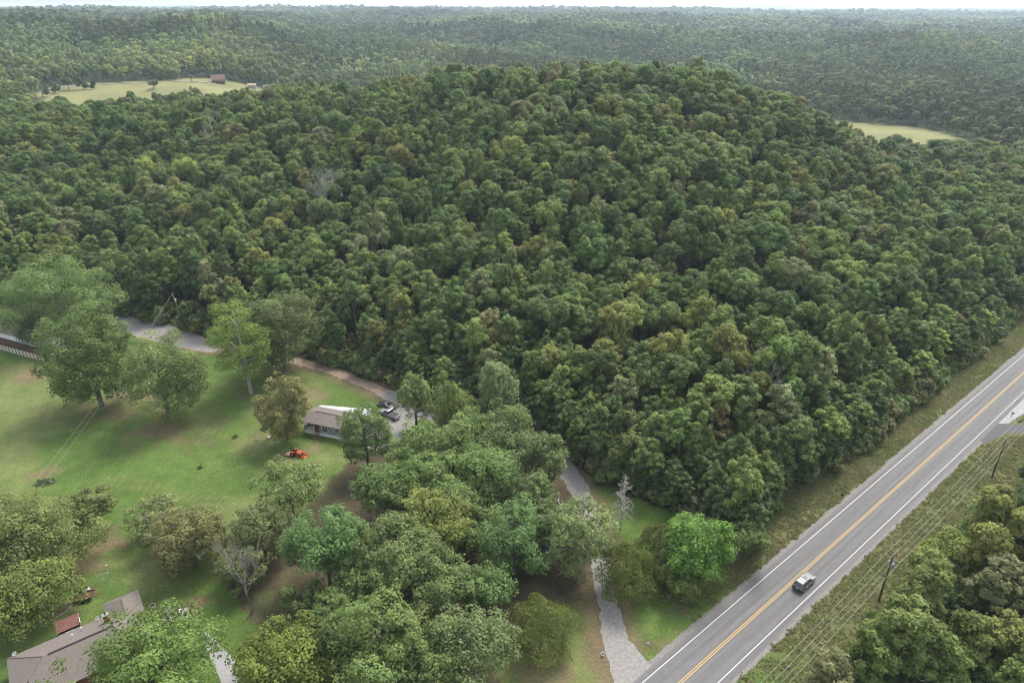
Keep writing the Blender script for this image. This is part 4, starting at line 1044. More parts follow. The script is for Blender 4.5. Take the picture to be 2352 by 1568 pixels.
roofpoly(b, [(wx0, wy, E_ + .01), (wx0, 0.0, E_ + .01), (wm, back, wz), (wm, wy - 2.2, wz)][::-1]); roofpoly(b, [(wx1, wy, E_ + .01), (wx1, 0.0, E_ + .01), (wm, back, wz), (wm, wy - 2.2, wz)]); roofpoly(b, [(wx0, wy, E_ + .01), (wx1, wy, E_ + .01), (wm, wy - 2.2, wz)][::-1])
b.build('wing_roof', SHINGLE, ro)
b = MB(); b.box((9.4, -5.2, T_ + .05), (8.4, 0.26, 0.08)); b.build('ridge_vent', BLACK, ro)
b = MB()
b.tube([(wm, wy - 2.2, wz + .03), (wm, back + .2, wz + .03)], 0.07, 4); b.build('wing_ridge_cap', mat('dark_shingle', (.11, .105, .10), .9, .1), ro)
b = MB(); b.tube([(0, 0, E_ + .03), (4.6, -5.2, T_ + .03)], 0.06, 4); b.tube([(0, -10.4, E_ + .03), (4.6, -5.2, T_ + .03)], 0.06, 4); b.tube([(18, -10.4, E_ + .03), (13.4, -5.2, T_ + .03)], 0.06, 4); b.build('hip_cap', SHINGLE, ro)
b = MB(); b.box((13.0, -2.7, 4.3), (0.75, 0.6, 1.9)); ch = b.build('chimney', BRICK, ro)
b = MB(); b.box((13.0, -2.7, 5.29), (0.87, 0.72, 0.1)); b.build('chimney_cap', CONCRETE, ch)
b = MB(); b.lathe([(0.14, 5.34), (0.14, 5.62), (0.11, 5.62)], 8, (13.0, -2.7, 0)); b.build('flue', BRICK, ch)
for xx, yy in ((9.6, -1.5), (8.4, -2.9)):
    zz = E_ + k_ * -yy; b = MB(); b.tube([(xx, yy, zz - .1), (xx, yy, zz + .55)], 0.07, 8); b.lathe([(0, zz + .66), (.12, zz + .58), (.07, zz + .5)], 8, (xx, yy, 0)); b.build('vent_pipe', WHITE, ro)
window(t, (4, -0.43, 1.6), 1.3, 1.1, ny=1); window(t, (9.5, -0.43, 1.6), 1.3, 1.1, ny=1)
for i, (xx, lb) in enumerate([(1.0, 'white satellite dish at the far left corner of the grey roof'), (11.7, 'white satellite dish on the rear eave near the chimney')]):
    x_, y_ = HA + np.array((math.cos(ha), math.sin(ha))) * xx + np.array((-math.sin(ha), math.cos(ha))) * -0.25
    d = thing('satellite_dish', lb, 'satellite dish', (x_, y_, E_ + 0.1), ha + 0.4, 'satellite dishes on the grey roof')
    b = MB(); b.tube([(0, 0, 0), (0, 0, 0.35), (0, -0.12, 0.55)], 0.03, 6); b.build('mast', STEEL, d)
    b = MB(); b.lathe([(0.0, 0.0), (0.14, -0.02), (0.25, -0.06), (0.33, -0.11), (0.33, -0.13), (0.25, -0.08), (0.0, -0.02)], 14, (0, -0.14, 0.62), 'y'); b.build('reflector', WHITE, d)
    b = MB(); b.tube([(0, -0.12, 0.42), (0, -0.62, 0.52)], 0.018, 5); b.box((0, -0.64, 0.55), (0.08, 0.1, 0.1)); b.build('feed_arm', STEEL, d)

# rusty shed beside it
t = thing('garden_shed', 'small open shed with rusty red roof behind the grey house', 'shed', (-69.55, 74.35, 0), math.atan2(1.75, 2.3))
b = MB()
for xx in (0.05, 2.85):
    for yy, h in ((0.05, 1.95), (1.75, 2.3)): b.box((xx, yy, h / 2), (.1, .1, h))
b.build('posts', DARKWOOD, t)
b = MB(); b.box((1.45, 1.76, 1.1), (2.7, .05, 2.2)); b.box((0.03, .9, 1.0), (.05, 1.6, 2.0)); b.box((2.87, .9, 1.0), (.05, 1.6, 2.0)); b.build('wall', WOOD, t)
RS = MB()
for i in range(8):
    x0 = -0.15 + i * 0.4; z_ = .03 * (i % 2)
    RS.add([(x0, -.25, 1.98 + z_), (x0 + .4, -.25, 1.98 + z_), (x0 + .4, 2.0, 2.42 + z_), (x0, 2.0, 2.42 + z_), (x0, -.25, 1.94 + z_), (x0 + .4, -.25, 1.94 + z_), (x0 + .4, 2.0, 2.38 + z_), (x0, 2.0, 2.38 + z_)], [(0, 1, 2, 3), (7, 6, 5, 4), (0, 4, 5, 1), (1, 5, 6, 2), (2, 6, 7, 3), (3, 7, 4, 0)])
RS.build('roof', RUSTROOF, t)
for i, m_ in enumerate((TAN, WHITE, mat('pale_panel', (.55, .55, .50), .8, .2, var=.1), TAN)):
    b = MB(); b.box((0.42 + i * 0.68, -0.42, 0.95), (0.62, .06, 1.5)); b.build('panel', m_, t)
b = MB(); b.box((3.02, 0.85, 2.2), (0.07, 2.3, 0.16)); b.build('white_trim', WHITE, t)

# stone ringed bed
t = thing('stone_edging', 'curved pale stone ring round a weedy bed behind the shed', 'stone edging', (-73.6, 80.0, 0))
g = np.random.default_rng(77)
for i in range(44):
    ph = i / 44 * 6.283; r = 1 + 0.1 * math.sin(2 * ph)
    x_, y_ = 2.15 * r * math.cos(ph), 1.15 * r * math.sin(ph); ca, sa = math.cos(.75), math.sin(.75)
    b = MB(); b.box((x_ * ca - y_ * sa, x_ * sa + y_ * ca, 0.10), (0.24 + .08 * g.uniform(), .2 + .06 * g.uniform(), .2 + .1 * g.uniform()), g.uniform(0, 3), taper=.75); b.build('stone', STONE, t)
b = MB(); b.prism([((2.0 * math.cos(p) * ca - 1.0 * math.sin(p) * sa), (2.0 * math.cos(p) * sa + 1.0 * math.sin(p) * ca)) for p in np.linspace(0, 6.283, 24, endpoint=False)], 0.0, 0.05); b.build('soil', mat('dark_soil', (.09, .065, .045), .95, .1, var=.5, scale=3), t)

# yard odds and ends
ux, uy = at(196, 1374); t = thing('utility_trailer', 'flat rusty brown utility trailer parked behind the shed', 'trailer', (ux, uy, 0), R(14))
for i in range(7):
    b = MB(); b.box((0, -0.72 + i * .24, 0.62), (2.7, .22, .06)); b.build('plank', DARKWOOD, t)
b = MB(); b.box((0, .9, .75), (2.7, .05, .25)); b.box((0, -.9, .75), (2.7, .05, .25)); b.box((-1.38, 0, .75), (.05, 1.85, .25)); b.tube([(1.35, .5, .5), (2.4, 0, .5)], .05, 5); b.tube([(1.35, -.5, .5), (2.4, 0, .5)], .05, 5); b.build('frame', RUSTROOF, t)
for s in (-1, 1):
    b = MB(); b.lathe([(0, -.1), (.28, -.1), (.33, -.05), (.33, .05), (.28, .1), (0, .1)], 14, (0, s * 1.05, .33), 'y'); b.build('wheel', RUBBER, t)
ux, uy = at(203, 1358); t = thing('barrel', 'white open barrel with a tipped lid near the brown trailer', 'barrel', (ux, uy, 0))
b = MB(); b.lathe([(0, 0), (.3, 0), (.34, .3), (.34, .55), (.3, .85), (.27, .85), (.30, .5), (.27, .05), (0, .05)], 16); b.build('drum', WHITE, t, True)
b = MB(); b.lathe([(0, -.02), (.3, -.02), (.3, .02), (0, .02)], 14, (-.42, .12, .5), 'y'); b.build('lid', WHITE, t)
ux, uy = at(241, 1332); t = thing('swing_frame', 'bare metal swing frame of curved white tubes on the lawn', 'swing frame', (ux, uy, 0), R(28))
for s in (-.75, .75):
    b = MB(); b.tube([(s, -.75, 0), (s, -.62, .8), (s, -.25, 1.35), (s, 0, 1.45), (s, .25, 1.35), (s, .62, .8), (s, .75, 0)], .035, 6); b.build('end_frame', STEEL, t)
b = MB(); b.tube([(-.8, 0, 1.47), (.8, 0, 1.47)], .035, 6); b.tube([(-.75, -.62, .8), (.75, -.62, .8)], .025, 6); b.build('crossbar', STEEL, t)
ux, uy = at(246, 1306); t = thing('garden_ornament', 'small pale ornament on a post behind the swing frame', 'ornament', (ux, uy, 0))
b = MB(); b.tube([(0, 0, 0), (.03, 0, .7)], .04, 6); b.build('post', GREYWOOD, t)
b = MB(); b.lathe([(0, 0), (.16, .03), (.2, .12), (.1, .25), (.04, .34), (0, .35)], 10, (.03, 0, .7)); b.build('bowl', WHITE, t, True)
ux, uy = at(350, 1393); t = thing('planter', 'round pale tyre planter on the grass beside the house', 'planter', (ux, uy, 0))
b = MB(); b.lathe([(.42, 0), (.56, .05), (.6, .2), (.5, .34), (.40, .30), (.36, .12)], 20); b.build('rim', TAN, t, True)
b = MB(); b.lathe([(0, .16), (.38, .16)], 16); b.build('soil', CHAR, t)
ux, uy = at(414, 1412); t = thing('grill', 'barbecue grill with white lid on the patio by the house', 'grill', (ux, uy, 0), R(-62))
b = MB(); b.box((0, 0, .55), (1.0, .5, .55)); b.build('cabinet', CHAR, t)
b = MB(); b.box((0, 0, .92), (.9, .52, .18), taper=.85); b.build('lid', WHITE, t)
for s in (-.7, .7):
    b = MB(); b.box((s, 0, .8), (.36, .45, .04)); b.build('side_shelf', BLACK, t)
for s in ((-.42, -.2), (.42, -.2), (-.42, .2), (.42, .2)):
    b = MB(); b.tube([(s[0], s[1], 0), (s[0], s[1], .3)], .03, 5); b.build('leg', BLACK, t)
def slat_bench(label, loc, rz, n, L, m_, name='garden_bench'):
    t = thing(name, label, 'bench', (*loc, 0), rz)
    for i in range(n):
        b = MB(); b.box((-L / 2 + L * (i + .5) / n, 0, .46), (L / n * .6, .5, .04)); b.build('slat', m_, t)
        b = MB(); b.box((-L / 2 + L * (i + .5) / n, .27, .72), (L / n * .6, .04, .5)); b.build('slat', m_, t)
    for sx in (-L / 2 + .05, L / 2 - .05):
        for yy, hh in ((-.2, .44), (.25, .95)):
            b = MB(); b.box((sx, yy, hh / 2), (.05, .05, hh)); b.build('leg', m_, t)
slat_bench('white slatted bench at the end of the patio by the grill', at(386, 1408), R(24), 7, 1.4, WHITE)
slat_bench('tan wooden bench half under the bright round tree', at(366, 1417), R(24), 6, 1.3, WOOD)
slat_bench('white garden bench glimpsed through the bright round tree', at(303, 1499), R(80), 6, 1.3, WHITE)
tag(strip('patio', [at(360, 1425), at(432, 1404)], 1.2, 1.2, 0.006, CONCRETE, ragged=.02, seed=9), kind='structure')

# burnt brush heap, yuccas, bird feeder post and things around it
ux, uy = at(108, 1106); t = thing('brush_pile', 'charred brush heap with a fallen log on the lawn', 'brush pile', (ux, uy, 0))
g = np.random.default_rng(5)
b = MB()
for i in range(40):
    ph = g.uniform(0, 6.283); r = g.uniform(.1, 1.2); p = Vector((r * math.cos(ph), .7 * r * math.sin(ph), g.uniform(0, .35)))
    d = Vector((g.normal(), g.normal(), .35 * g.normal())).normalized() * g.uniform(.3, .8); b.tube([p - d, p + d], g.uniform(.02, .05), 4)
b.build('branches', CHAR, t)
b = MB(); b.tube([(.2, .1, .3), (1.5, -.3, .22)], [.18, .14], 7); b.build('log', GREYWOOD, t)
b = MB(); V, F = sprays(g.normal(size=(160, 3)) * np.array([1.1, .6, .12]) + np.array([-.3, -.4, .2]), unit(g.normal(size=(160, 3)) + np.array([0, 0, 1])), .4, g)
c_ = link('weeds', crown_mesh(V, F, np.repeat(g.uniform(0, 1, 160), 4), 'weeds'), t); c_['tint'] = list(MIDG)
for i, (dx, dy, s, lb) in enumerate([(541, 1003, 1.15, 'spiky light green yucca clump in the lawn near the feeder post'), (460, 1073, 1.0, 'spiky light green yucca clump alone in the mid lawn')]):
    ux, uy = at(dx, dy); t = thing('yucca_plant', lb, 'plant', (ux, uy, 0), 0, 'yuccas on the lawn'); g = np.random.default_rng(60 + i)
    for j in range(34):
        ph = j * 2.4; el = 0.35 + 0.9 * (j / 34); L = 0.95 * s
        d = Vector((math.cos(ph) * math.cos(el), math.sin(ph) * math.cos(el), math.sin(el))); w = Vector((-math.sin(ph), math.cos(ph), 0)) * .13
        p0 = Vector((0, 0, .05)); p1 = d * L * .55; p2 = d * L + Vector((0, 0, -.18 * L))
        b = MB(); b.add([p0 - w * .6, p0 + w * .6, p1 + w, p1 - w, p2], [(0, 1, 2, 3), (3, 2, 4)]); lo = b.build('leaf', LEAF, t); lo['tint'] = [.27, .40, .11]
ux, uy = at(607, 992); t = thing('feeder_post', 'wooden feeder post with white feeders hanging near the brownish tree', 'bird feeder', (ux, uy, 0))
b = MB(); b.tube([(0, 0, 0), (-.1, 0, 3.2)], .06, 6); b.tube([(-.1, 0, 2.9), (-.7, -.1, 2.95)], .03, 5); b.build('post', WOOD, t)
b = MB(); b.lathe([(0, -.4), (.14, -.38), (.16, -.1), (.2, 0), (0, .12)], 10, (-.68, -.1, 2.75)); b.build('feeder', WHITE, t, True)
for i, (dx, dy, lb) in enumerate([(592, 1010, 'white and tan garden chair lying on the grass below the feeder post'), (618, 1006, 'small white garden chair on the grass right of the feeder post')]):
    ux, uy = at(dx, dy); t = thing('garden_chair', lb, 'chair', (ux, uy, 0), R(40 + 70 * i), 'garden chairs by the feeder')
    b = MB(); b.box((0, 0, .38), (.5, .48, .04)); b.build('seat', TAN if i == 0 else WHITE, t)
    b = MB(); b.box((0, .25, .68), (.5, .05, .6)); b.build('backrest', WHITE, t)
    for sx in (-.22, .22):
        for sy in (-.2, .22):
            b = MB(); b.box((sx, sy, .18), (.04, .04, .36)); b.build('leg', WHITE, t)

# house with a deck at the far left
DA = np.array(at(-40, 792)); DB = np.array(at(104, 832)); dv = DB - DA; drz = math.atan2(dv[1], dv[0]); DL = float(np.linalg.norm(dv))
t = thing('deck_house', 'house with a dark brown railed deck under the huge spreading tree', 'house', (DA[0], DA[1], 0), drz)
b = MB(); b.box((DL / 2, 3.0 - 1.5, 1.88), (DL, 2.9, .18)); dk = b.build('deck', DARKWOOD, t)
b = MB(); b.box((DL / 2, .12, 0.88), (DL - .1, .06, 1.76)); b.build('skirt_wall', mat('pale_skirt_board', (.40, .36, .29), .85, .2, var=.1), t)
for i in range(int(DL / 1.5) + 1):
    b = MB(); b.box((.06 + i * 1.5, .03, 1.45), (.10, .10, 2.9)); b.build('post', DARKWOOD, t)
for zz in (2.86, 2.2):
    b = MB(); b.box((DL / 2, .06, zz), (DL, .07, .08)); b.build('rail', DARKWOOD, t)
b = MB(); b.box((DL - .05, 1.5, 2.86), (.07, 2.8, .08)); b.box((DL - .05, 1.5, 2.2), (.07, 2.8, .08)); b.build('rail', DARKWOOD, t)
for i in range(int(DL / .3)):
    if abs((i * .3) % 1.5) > .1:
        b = MB(); b.box((.06 + i * .3, .06, 2.42), (.035, .035, .85)); b.build('baluster', DARKWOOD, t)
b = MB(); b.box((DL / 2 - 1, 6.5, 2.0), (DL - 2, 7, 4.0)); b.build('wall', WHITE, t)
b = MB(); b.box((DL - 4.2, 2.97, 2.4), (.95, .08, 2.05)); b.build('door', mat('dark_red_door', (.16, .02, .02), .5, .3), t)
window(t, (DL - 6.5, 3.0, 2.7), 1.3, 1.1); window(t, (DL - 2.4, 3.0, 2.7), 1.2, 1.1)
b = MB(); gable(b, 0, DL - 2, 3.0, 10.0, 4.05, 5.6, .5); b.build('roof', mat('brown_shingle', (.165, .13, .125), .9, .15, var=.15, scale=2), t)
for i in range(5):
    b = MB(); b.box((DL + .2 + i * .28, 1.4, 1.1 - i * .22), (.27, 1.1, .05)); b.build('step', TAN, t)

# log house and sheds far off on the field
hx, hy = -263, 652; hz_ = land(hx, hy)
t = thing('log_house', 'brown log house with red brown roof beyond the left field', 'house', (hx, hy, hz_ - .3), R(22)); t.scale = (.82, .82, .82)
b = MB(); b.box((0, 0, 2.2), (13, 9, 4.4)); b.build('wall', LOGWALL, t)
b = MB(); gable(b, -6.5, 6.5, -4.5, 4.5, 4.4, 8.6, .8, .2); b.build('roof', REDROOF, t)
b = MB(); b.add([(6.52, -4.5, 4.4), (6.52, 4.5, 4.4), (6.52, 0, 8.5), (6.42, -4.5, 4.4), (6.42, 4.5, 4.4), (6.42, 0, 8.5)], [(0, 1, 2), (5, 4, 3), (0, 2, 5, 3), (2, 1, 4, 5)]); b.add([(-6.52, -4.5, 4.4), (-6.52, 4.5, 4.4), (-6.52, 0, 8.5), (-6.42, -4.5, 4.4), (-6.42, 4.5, 4.4), (-6.42, 0, 8.5)], [(2, 1, 0), (3, 4, 5), (0, 3, 5, 2), (2, 5, 4, 1)]); b.build('gable_end', LOGWALL, t)
b = MB(); b.box((0, -6.0, 2.9), (12, 3.2, .18)); b.build('porch_roof', REDROOF, t)
for i in range(5):
    b = MB(); b.box((-5.6 + i * 2.8, -7.3, 1.4), (.25, .25, 2.8)); b.build('porch_post', LOGWALL, t)
for xx in (-4, 0, 4): window(t, (xx, -4.5, 1.8), 1.6, 1.5)
b = MB(); b.box((3.5, 2.2, 8.2), (1, 1, 2.4)); b.build('chimney', STONE, t)
for i, (hx, hy, w_, m_, lb) in enumerate([(-231, 690, 10, WM, 'low white roofed building just right of the round field trees'), (-238, 664, 7, TAN, 'small tan outbuilding half hidden behind the round field trees'), (-365, 672, 4, WHITE, 'tiny white shed at the far edge of the left field')]):
    t = thing('farm_building', lb, 'building', (hx, hy, land(hx, hy) - .2), R(10 * i), None)
    b = MB(); b.box((0, 0, 1.5), (w_, w_ * .6, 3)); b.build('wall', TAN, t)
    b = MB(); gable(b, -w_ / 2, w_ / 2, -w_ * .3, w_ * .3, 3.0, 4.4, .4, .12); b.build('roof', m_, t)
for i, (dx, dy, w, h, ht, tn, lb) in enumerate([(539, 166, 36, 34, 15, (.14, .165, .075), 'leftmost round pale tree beside the log house'), (566, 160, 34, 38, 17, (.135, .16, .07), 'second round pale tree from the log house'), (590, 166, 26, 30, 14, (.14, .165, .06), 'third round pale tree from the log house'), (636, 168, 26, 24, 12, (.13, .155, .07), 'single rounded tree beyond the low white building'),
                                              (352, 194, 22, 18, 8, (.13, .145, .075), 'lone small tree in the middle of the left field'), (157, 194, 26, 20, 9, (.09, .12, .055), 'round bush tree by the field track, rightmost of the row'), (126, 202, 24, 20, 9, (.10, .13, .05), 'second round bush tree of the row along the field track'), (97, 208, 28, 20, 10, (.09, .115, .055), 'third round bush tree of the row along the field track'), (66, 213, 28, 20, 10, (.085, .115, .05), 'leftmost round bush tree of the row along the field track'),
                                              (190, 193, 24, 22, 9, (.06, .09, .045), 'dark round tree where the field track bends'), (217, 194, 17, 18, 8, (.055, .085, .05), 'small dark tree beside the field track bend'), (440, 180, 14, 14, 7, (.15, .13, .08), 'brownish small tree by the log house lane')]):
    X, Y = 0, 600
    # stand on the field
    zz = 30.0
    for _ in range(20):
        X, Y = at(dx, dy + h * .3, zz + ht * .25); zz = land(X, Y)
    g = np.random.default_rng(700 + i); k = math.hypot(X, Y) / FD; a = w * .5 * k
    cr = crown(g, a, min(a * 1.1, ht * .48), ht * .54, 26, 900, .9, 'round', .34)
    t = thing('field_tree', lb, 'tree', (X, Y, zz)); co = link('crown', crown_mesh(*cr[:3]), t); co['tint'] = list(tn); trunk_mb(g, ht * .8, .25, cr[3], 4).build('trunk', BARK, t)

# ------------------------------------------------------------------ poles and wires
def cross_pole(label, base, h, arm_rz, transformer=True):
    t = thing('utility_pole', label, 'utility pole', (*base, 0), arm_rz, 'poles along the highway')
    b = MB(); b.tube([(0, 0, -.3), (0, 0, h * .5), (0, 0, h)], [.17, .14, .11], 10); b.build('pole', POLEWOOD, t, True)
    b = MB(); b.box((0, .14, h - .75), (2.5, .1, .12)); b.build('crossarm', GREYWOOD, t)
    b = MB(); b.tube([(-.9, .15, h - .8), (0, .13, h - 1.35), (.9, .15, h - .8)], .03, 4); b.build('brace', GREYWOOD, t)
    for xx, zz in ((-1.17, h - .69), (1.17, h - .69), (0, h)):
        b = MB(); b.lathe([(.02, 0), (.05, .02), (.07, .08), (.05, .12), (.07, .17), (.03, .24), (0, .25)], 8, (xx, .14 if xx else 0, zz)); b.build('insulator', WHITE, t, True)
    if transformer:
        b = MB(); b.lathe([(0, 0), (.22, 0), (.25, .05), (.25, .75), (.2, .85), (0, .88)], 14, (.42, .0, h - 2.3)); tr = b.build('transformer', STEEL, t, True)
        for s in (-.1, .1):
            b = MB(); b.lathe([(.05, 0), (.07, .05), (.04, .1), (.06, .16), (.02, .26), (0, .27)], 8, (.42 + s, 0, h - 1.42)); b.build('bushing', WHITE, tr)
        b = MB(); b.box((-.3, .1, h - 1.5), (.14, .16, .5)); b.build('fuse_cutout', WHITE, t)
    return t


PA, PB = np.array(at(2018, 1379)), np.array(at(2278, 1096)); pd = (PB - PA) / np.linalg.norm(PB - PA); prz = math.atan2(pd[1], pd[0]) - math.pi / 2
cross_pole('near wooden power pole with crossarm and grey transformer beside the verge', PA, 9.8, prz)
cross_pole('far wooden power pole with plain crossarm by the side road', PB, 9.6, prz, False)
PZ = PA - pd * 52; PC = PB + pd * 55
pq = np.array((pd[1], -pd[0]))
def wire(label, off, zoff, r=.02, sag=.7):
    pts = []
    for a, b_ in ((PZ, PA), (PA, PB), (PB, PC)):
        for i in range(13):
            if pts and i == 0: continue
            s = i / 12; p = a + (b_ - a) * s + pq * off
            pts.append((p[0], p[1], 9.7 + zoff - sag * 4 * s * (1 - s)))
    w_ = MB(); w_.tube(pts, r, 4)
    return tag(w_.build('power_line', WIRE), label, 'power line', 'wires along the highway')
wire('power wire nearest the highway, on the left end of the crossarms', -1.17, -.50, .027)
wire('power wire over the pole tops in the middle', 0.0, .22, .027)
wire('lower neutral wire slung just beneath the middle power wire', 0.22, -1.2, .022, .9)
wire('power wire nearest the right wood, on the far end of the crossarms', 1.17, -.50, .027)

ux, uy = at(418, 738); t = thing('utility_pole', 'leaning wooden pole with pale transformer at the edge of the left wood', 'utility pole', (ux, uy, 0), R(20)); hh = 9.5
b = MB(); b.tube([(0, 0, -.3), (-.4, 0, hh * .5), (-.9, .1, hh)], [.17, .14, .11], 10); b.build('pole', GREYWOOD, t, True)
b = MB(); b.lathe([(0, 0), (.24, 0), (.27, .05), (.27, .8), (.22, .9), (0, .93)], 14, (-.42, -.1, hh - 2.7)); b.build('transformer', WHITE, t, True)
b = MB(); b.lathe([(.02, 0), (.05, .02), (.07, .1), (.04, .2), (0, .22)], 8, (-.9, .1, hh)); b.build('insulator', WHITE, t, True)
for i, o_ in enumerate((0, .9)):
    e = at(95 + i * 22, 1190); pts = []
    for k in range(21):
        s = k / 20; pts.append((ux - .9 + (e[0] - ux + .9) * s, uy + (e[1] - uy) * s, hh * (1 - s) + 7.2 * s - 1.2 * 4 * s * (1 - s)))
    b = MB(); b.tube(pts, .012, 4)
    tag(b.build('service_wire', WIRE), ['left', 'right'][i] + ' thin service wire crossing the lawn from the leaning pole', 'power line', 'service wires over the lawn')
for i, (dx, dy, h_, lb) in enumerate([(414, 184, 13, 'slanting pale power pole beside the field bushes'), (233, 190, 9, 'thin power pole at the left end of the far field')]):
    zz = 32
    for _ in range(20): X, Y = at(dx, dy, zz); zz = land(X, Y)
    t = thing('utility_pole', lb, 'utility pole', (X, Y, zz))
    b = MB(); b.tube([(0, 0, -.3), (-1.2 + .8 * i, 0, h_)], [.3, .22], 8); b.build('pole', GREYWOOD, t); b = MB(); b.box((-1.0 + .7 * i, 0, h_ - 1), (2.6, .2, .2)); b.build('crossarm', GREYWOOD, t)

# ------------------------------------------------------------------ vehicles
def body_shell(secs):
    """Loft of (x, half width, z bottom, z shoulder, z top, top half width)."""
    mb = MB(); n_ = 12; rings = []
    for x_, w_, zb, zs, zt, tw in secs:
        rings.append([(x_, -w_ * .88, zb), (x_, -w_, zb + .12), (x_, -w_, zs - .08), (x_, -w_ * .96, zs), (x_, -tw, zt - .02), (x_, -tw * .6, zt), (x_, tw * .6, zt), (x_, tw, zt - .02), (x_, w_ * .96, zs), (x_, w_, zs - .08), (x_, w_, zb + .12), (x_, w_ * .88, zb)])
    vs = [p for r in rings for p in r]
    fs = [(i * n_ + k, i * n_ + (k + 1) % n_, (i + 1) * n_ + (k + 1) % n_, (i + 1) * n_ + k) for i in range(len(rings) - 1) for k in range(n_)]
    fs += [tuple(range(n_))[::-1], tuple(range((len(rings) - 1) * n_, len(rings) * n_))]
    mb.add(vs, [f[::-1] for f in fs]); return mb


def wheels(t, xs, w, r=.36):
    for xx in xs:
        for s in (-1, 1):
            b = MB(); b.lathe([(r * .6, -.11), (r * .93, -.11), (r, -.06), (r, .06), (r * .93, .11), (r * .6, .11)], 20, (xx, s * (w - .1), r), 'y'); wh = b.build('wheel', RUBBER, t, True)
            b = MB(); b.lathe([(0, s * .08), (r * .25, s * .09), (r * .58, s * .06), (r * .62, s * .105)], 14, (xx, s * (w - .1), r), 'y'); b.build('rim', ALLOY, wh)


def greenhouse(secs, t, roofmat, glassmat=None):
    """Dark glass cabin with pillars and a painted roof."""
    gl = MB(); (xr, wr, zr), (xf, wf, zf_), (x1, w1, z1), (x0, w0, z0) = secs   # rear base, front base, front top, rear top
    v = [(xr, -wr, zr), (xf, -wf, zf_), (xf, wf, zf_), (xr, wr, zr), (x0, -w0, z0), (x1, -w1, z1), (x1, w1, z1), (x0, w0, z0)]
    gl.add(v, [(0, 1, 5, 4), (1, 2, 6, 5), (2, 3, 7, 6), (3, 0, 4, 7)]); gl.build('windows', glassmat or GLASS, t)
    pl = MB()
    for a_, c_ in ((0, 4), (1, 5), (2, 6), (3, 7)): pl.tube([v[a_], v[c_]], .045, 6)
    for s in (-1, 1):
        for f_ in (.36, .68):
            pl.tube([(xr + (xf - xr) * f_, s * (wr + .005), zr), (x0 + (x1 - x0) * f_, s * (w0 + .005), z0)], .035, 5)
    pl.build('pillars', CHARCOAL, t)
    rf = MB(); e = .03
    rf.add([(x0 - .06, -w0 - e, z0), (x1 + .05, -w1 - e, z1), (x1 + .05, w1 + e, z1), (x0 - .06, w0 + e, z0), (x0 + .12, -w0 + .12, z0 + .085), (x1 - .12, -w1 + .12, z1 + .075), (x1 - .12, w1 - .12, z1 + .075), (x0 + .12, w0 - .12, z0 + .085)],
           [(0, 1, 5, 4), (1, 2, 6, 5), (2, 3, 7, 6), (3, 0, 4, 7), (4, 5, 6, 7), (3, 2, 1, 0)])
    return rf.build('roof', roofmat, t, bevel=.02)


s_, q_ = road_sq(*at(1850, 1345)); cx_, cy_ = road(s_, 5.1); crz = math.atan2(RD[1], RD[0])
t = thing('suv', 'grey SUV with pale roof and hood driving up the right lane', 'car', (cx_, cy_, .02), crz)
body_shell([(-2.36, .80, .42, .82, .95, .74), (-2.28, .90, .32, .85, 1.02, .82), (-1.2, .94, .26, .88, 1.06, .86), (.9, .94, .26, .88, 1.05, .86), (1.0, .94, .26, .86, 1.03, .86), (2.0, .92, .28, .78, .92, .80), (2.3, .84, .34, .66, .76, .68), (2.38, .74, .42, .58, .64, .6)]).build('body', CHARCOAL, t, bevel=.02)
rf = greenhouse(((-2.24, .84, 1.0), (1.12, .84, 1.03), (.36, .68, 1.66), (-1.88, .68, 1.68)), t, SILVER)  # sky sheen put into the colour: roof and hood paler than the body
b = MB(); b.box((-.05, 0, 1.752), (.72, .82, .03)); b.build('sunroof', GLASS, rf)
for s in (-.66, .66):
    b = MB(); b.tube([(-1.75, s, 1.72), (-1.65, s, 1.80), (.1, s, 1.80), (.2, s, 1.72)], .024, 5); b.build('roof_rail', BLACK, rf)
for xx in (-1.15, -.55):
    b = MB(); b.box((xx, 0, 1.79), (.07, 1.3, .03)); b.build('roof_bar', BLACK, rf)
b = MB(); b.add([(1.06, -.82, 1.05), (1.98, -.76, .94), (2.26, -.62, .80), (2.26, .62, .80), (1.98, .76, .94), (1.06, .82, 1.05), (1.06, -.5, 1.09), (1.98, -.45, .98), (2.26, -.4, .83), (2.26, .4, .83), (1.98, .45, .98), (1.06, .5, 1.09)], [(0, 1, 7, 6), (1, 2, 8, 7), (6, 7, 10, 11), (7, 8, 9, 10), (11, 10, 4, 5), (10, 9, 3, 4)]); b.build('hood', SILVER, t, True)
for s in (-1, 1):
    b = MB(); b.box((.98, s * 1.03, 1.14), (.14, .2, .15)); b.build('mirror', BLACK, t, bevel=.02)
    b = MB(); b.box((2.26, s * .62, .70), (.16, .28, .14)); b.build('headlight', LENS, t)
    b = MB(); b.box((-2.30, s * .76, .92), (.12, .16, .34)); b.build('taillight', RED, t)
    for xx in (-.75, .35):
        b = MB(); b.box((xx, s * .945, .80), (.2, .03, .035)); b.build('handle', ALLOY, t)
b = MB(); b.box((-2.385, 0, .80), (.03, .36, .17)); b.build('number_plate', WHITE, t)
b = MB(); b.box((-2.36, 0, .50), (.14, 1.6, .2)); b.build('bumper', BLACK, t, bevel=.03)
wheels(t, (-1.42, 1.42), .93, .37)

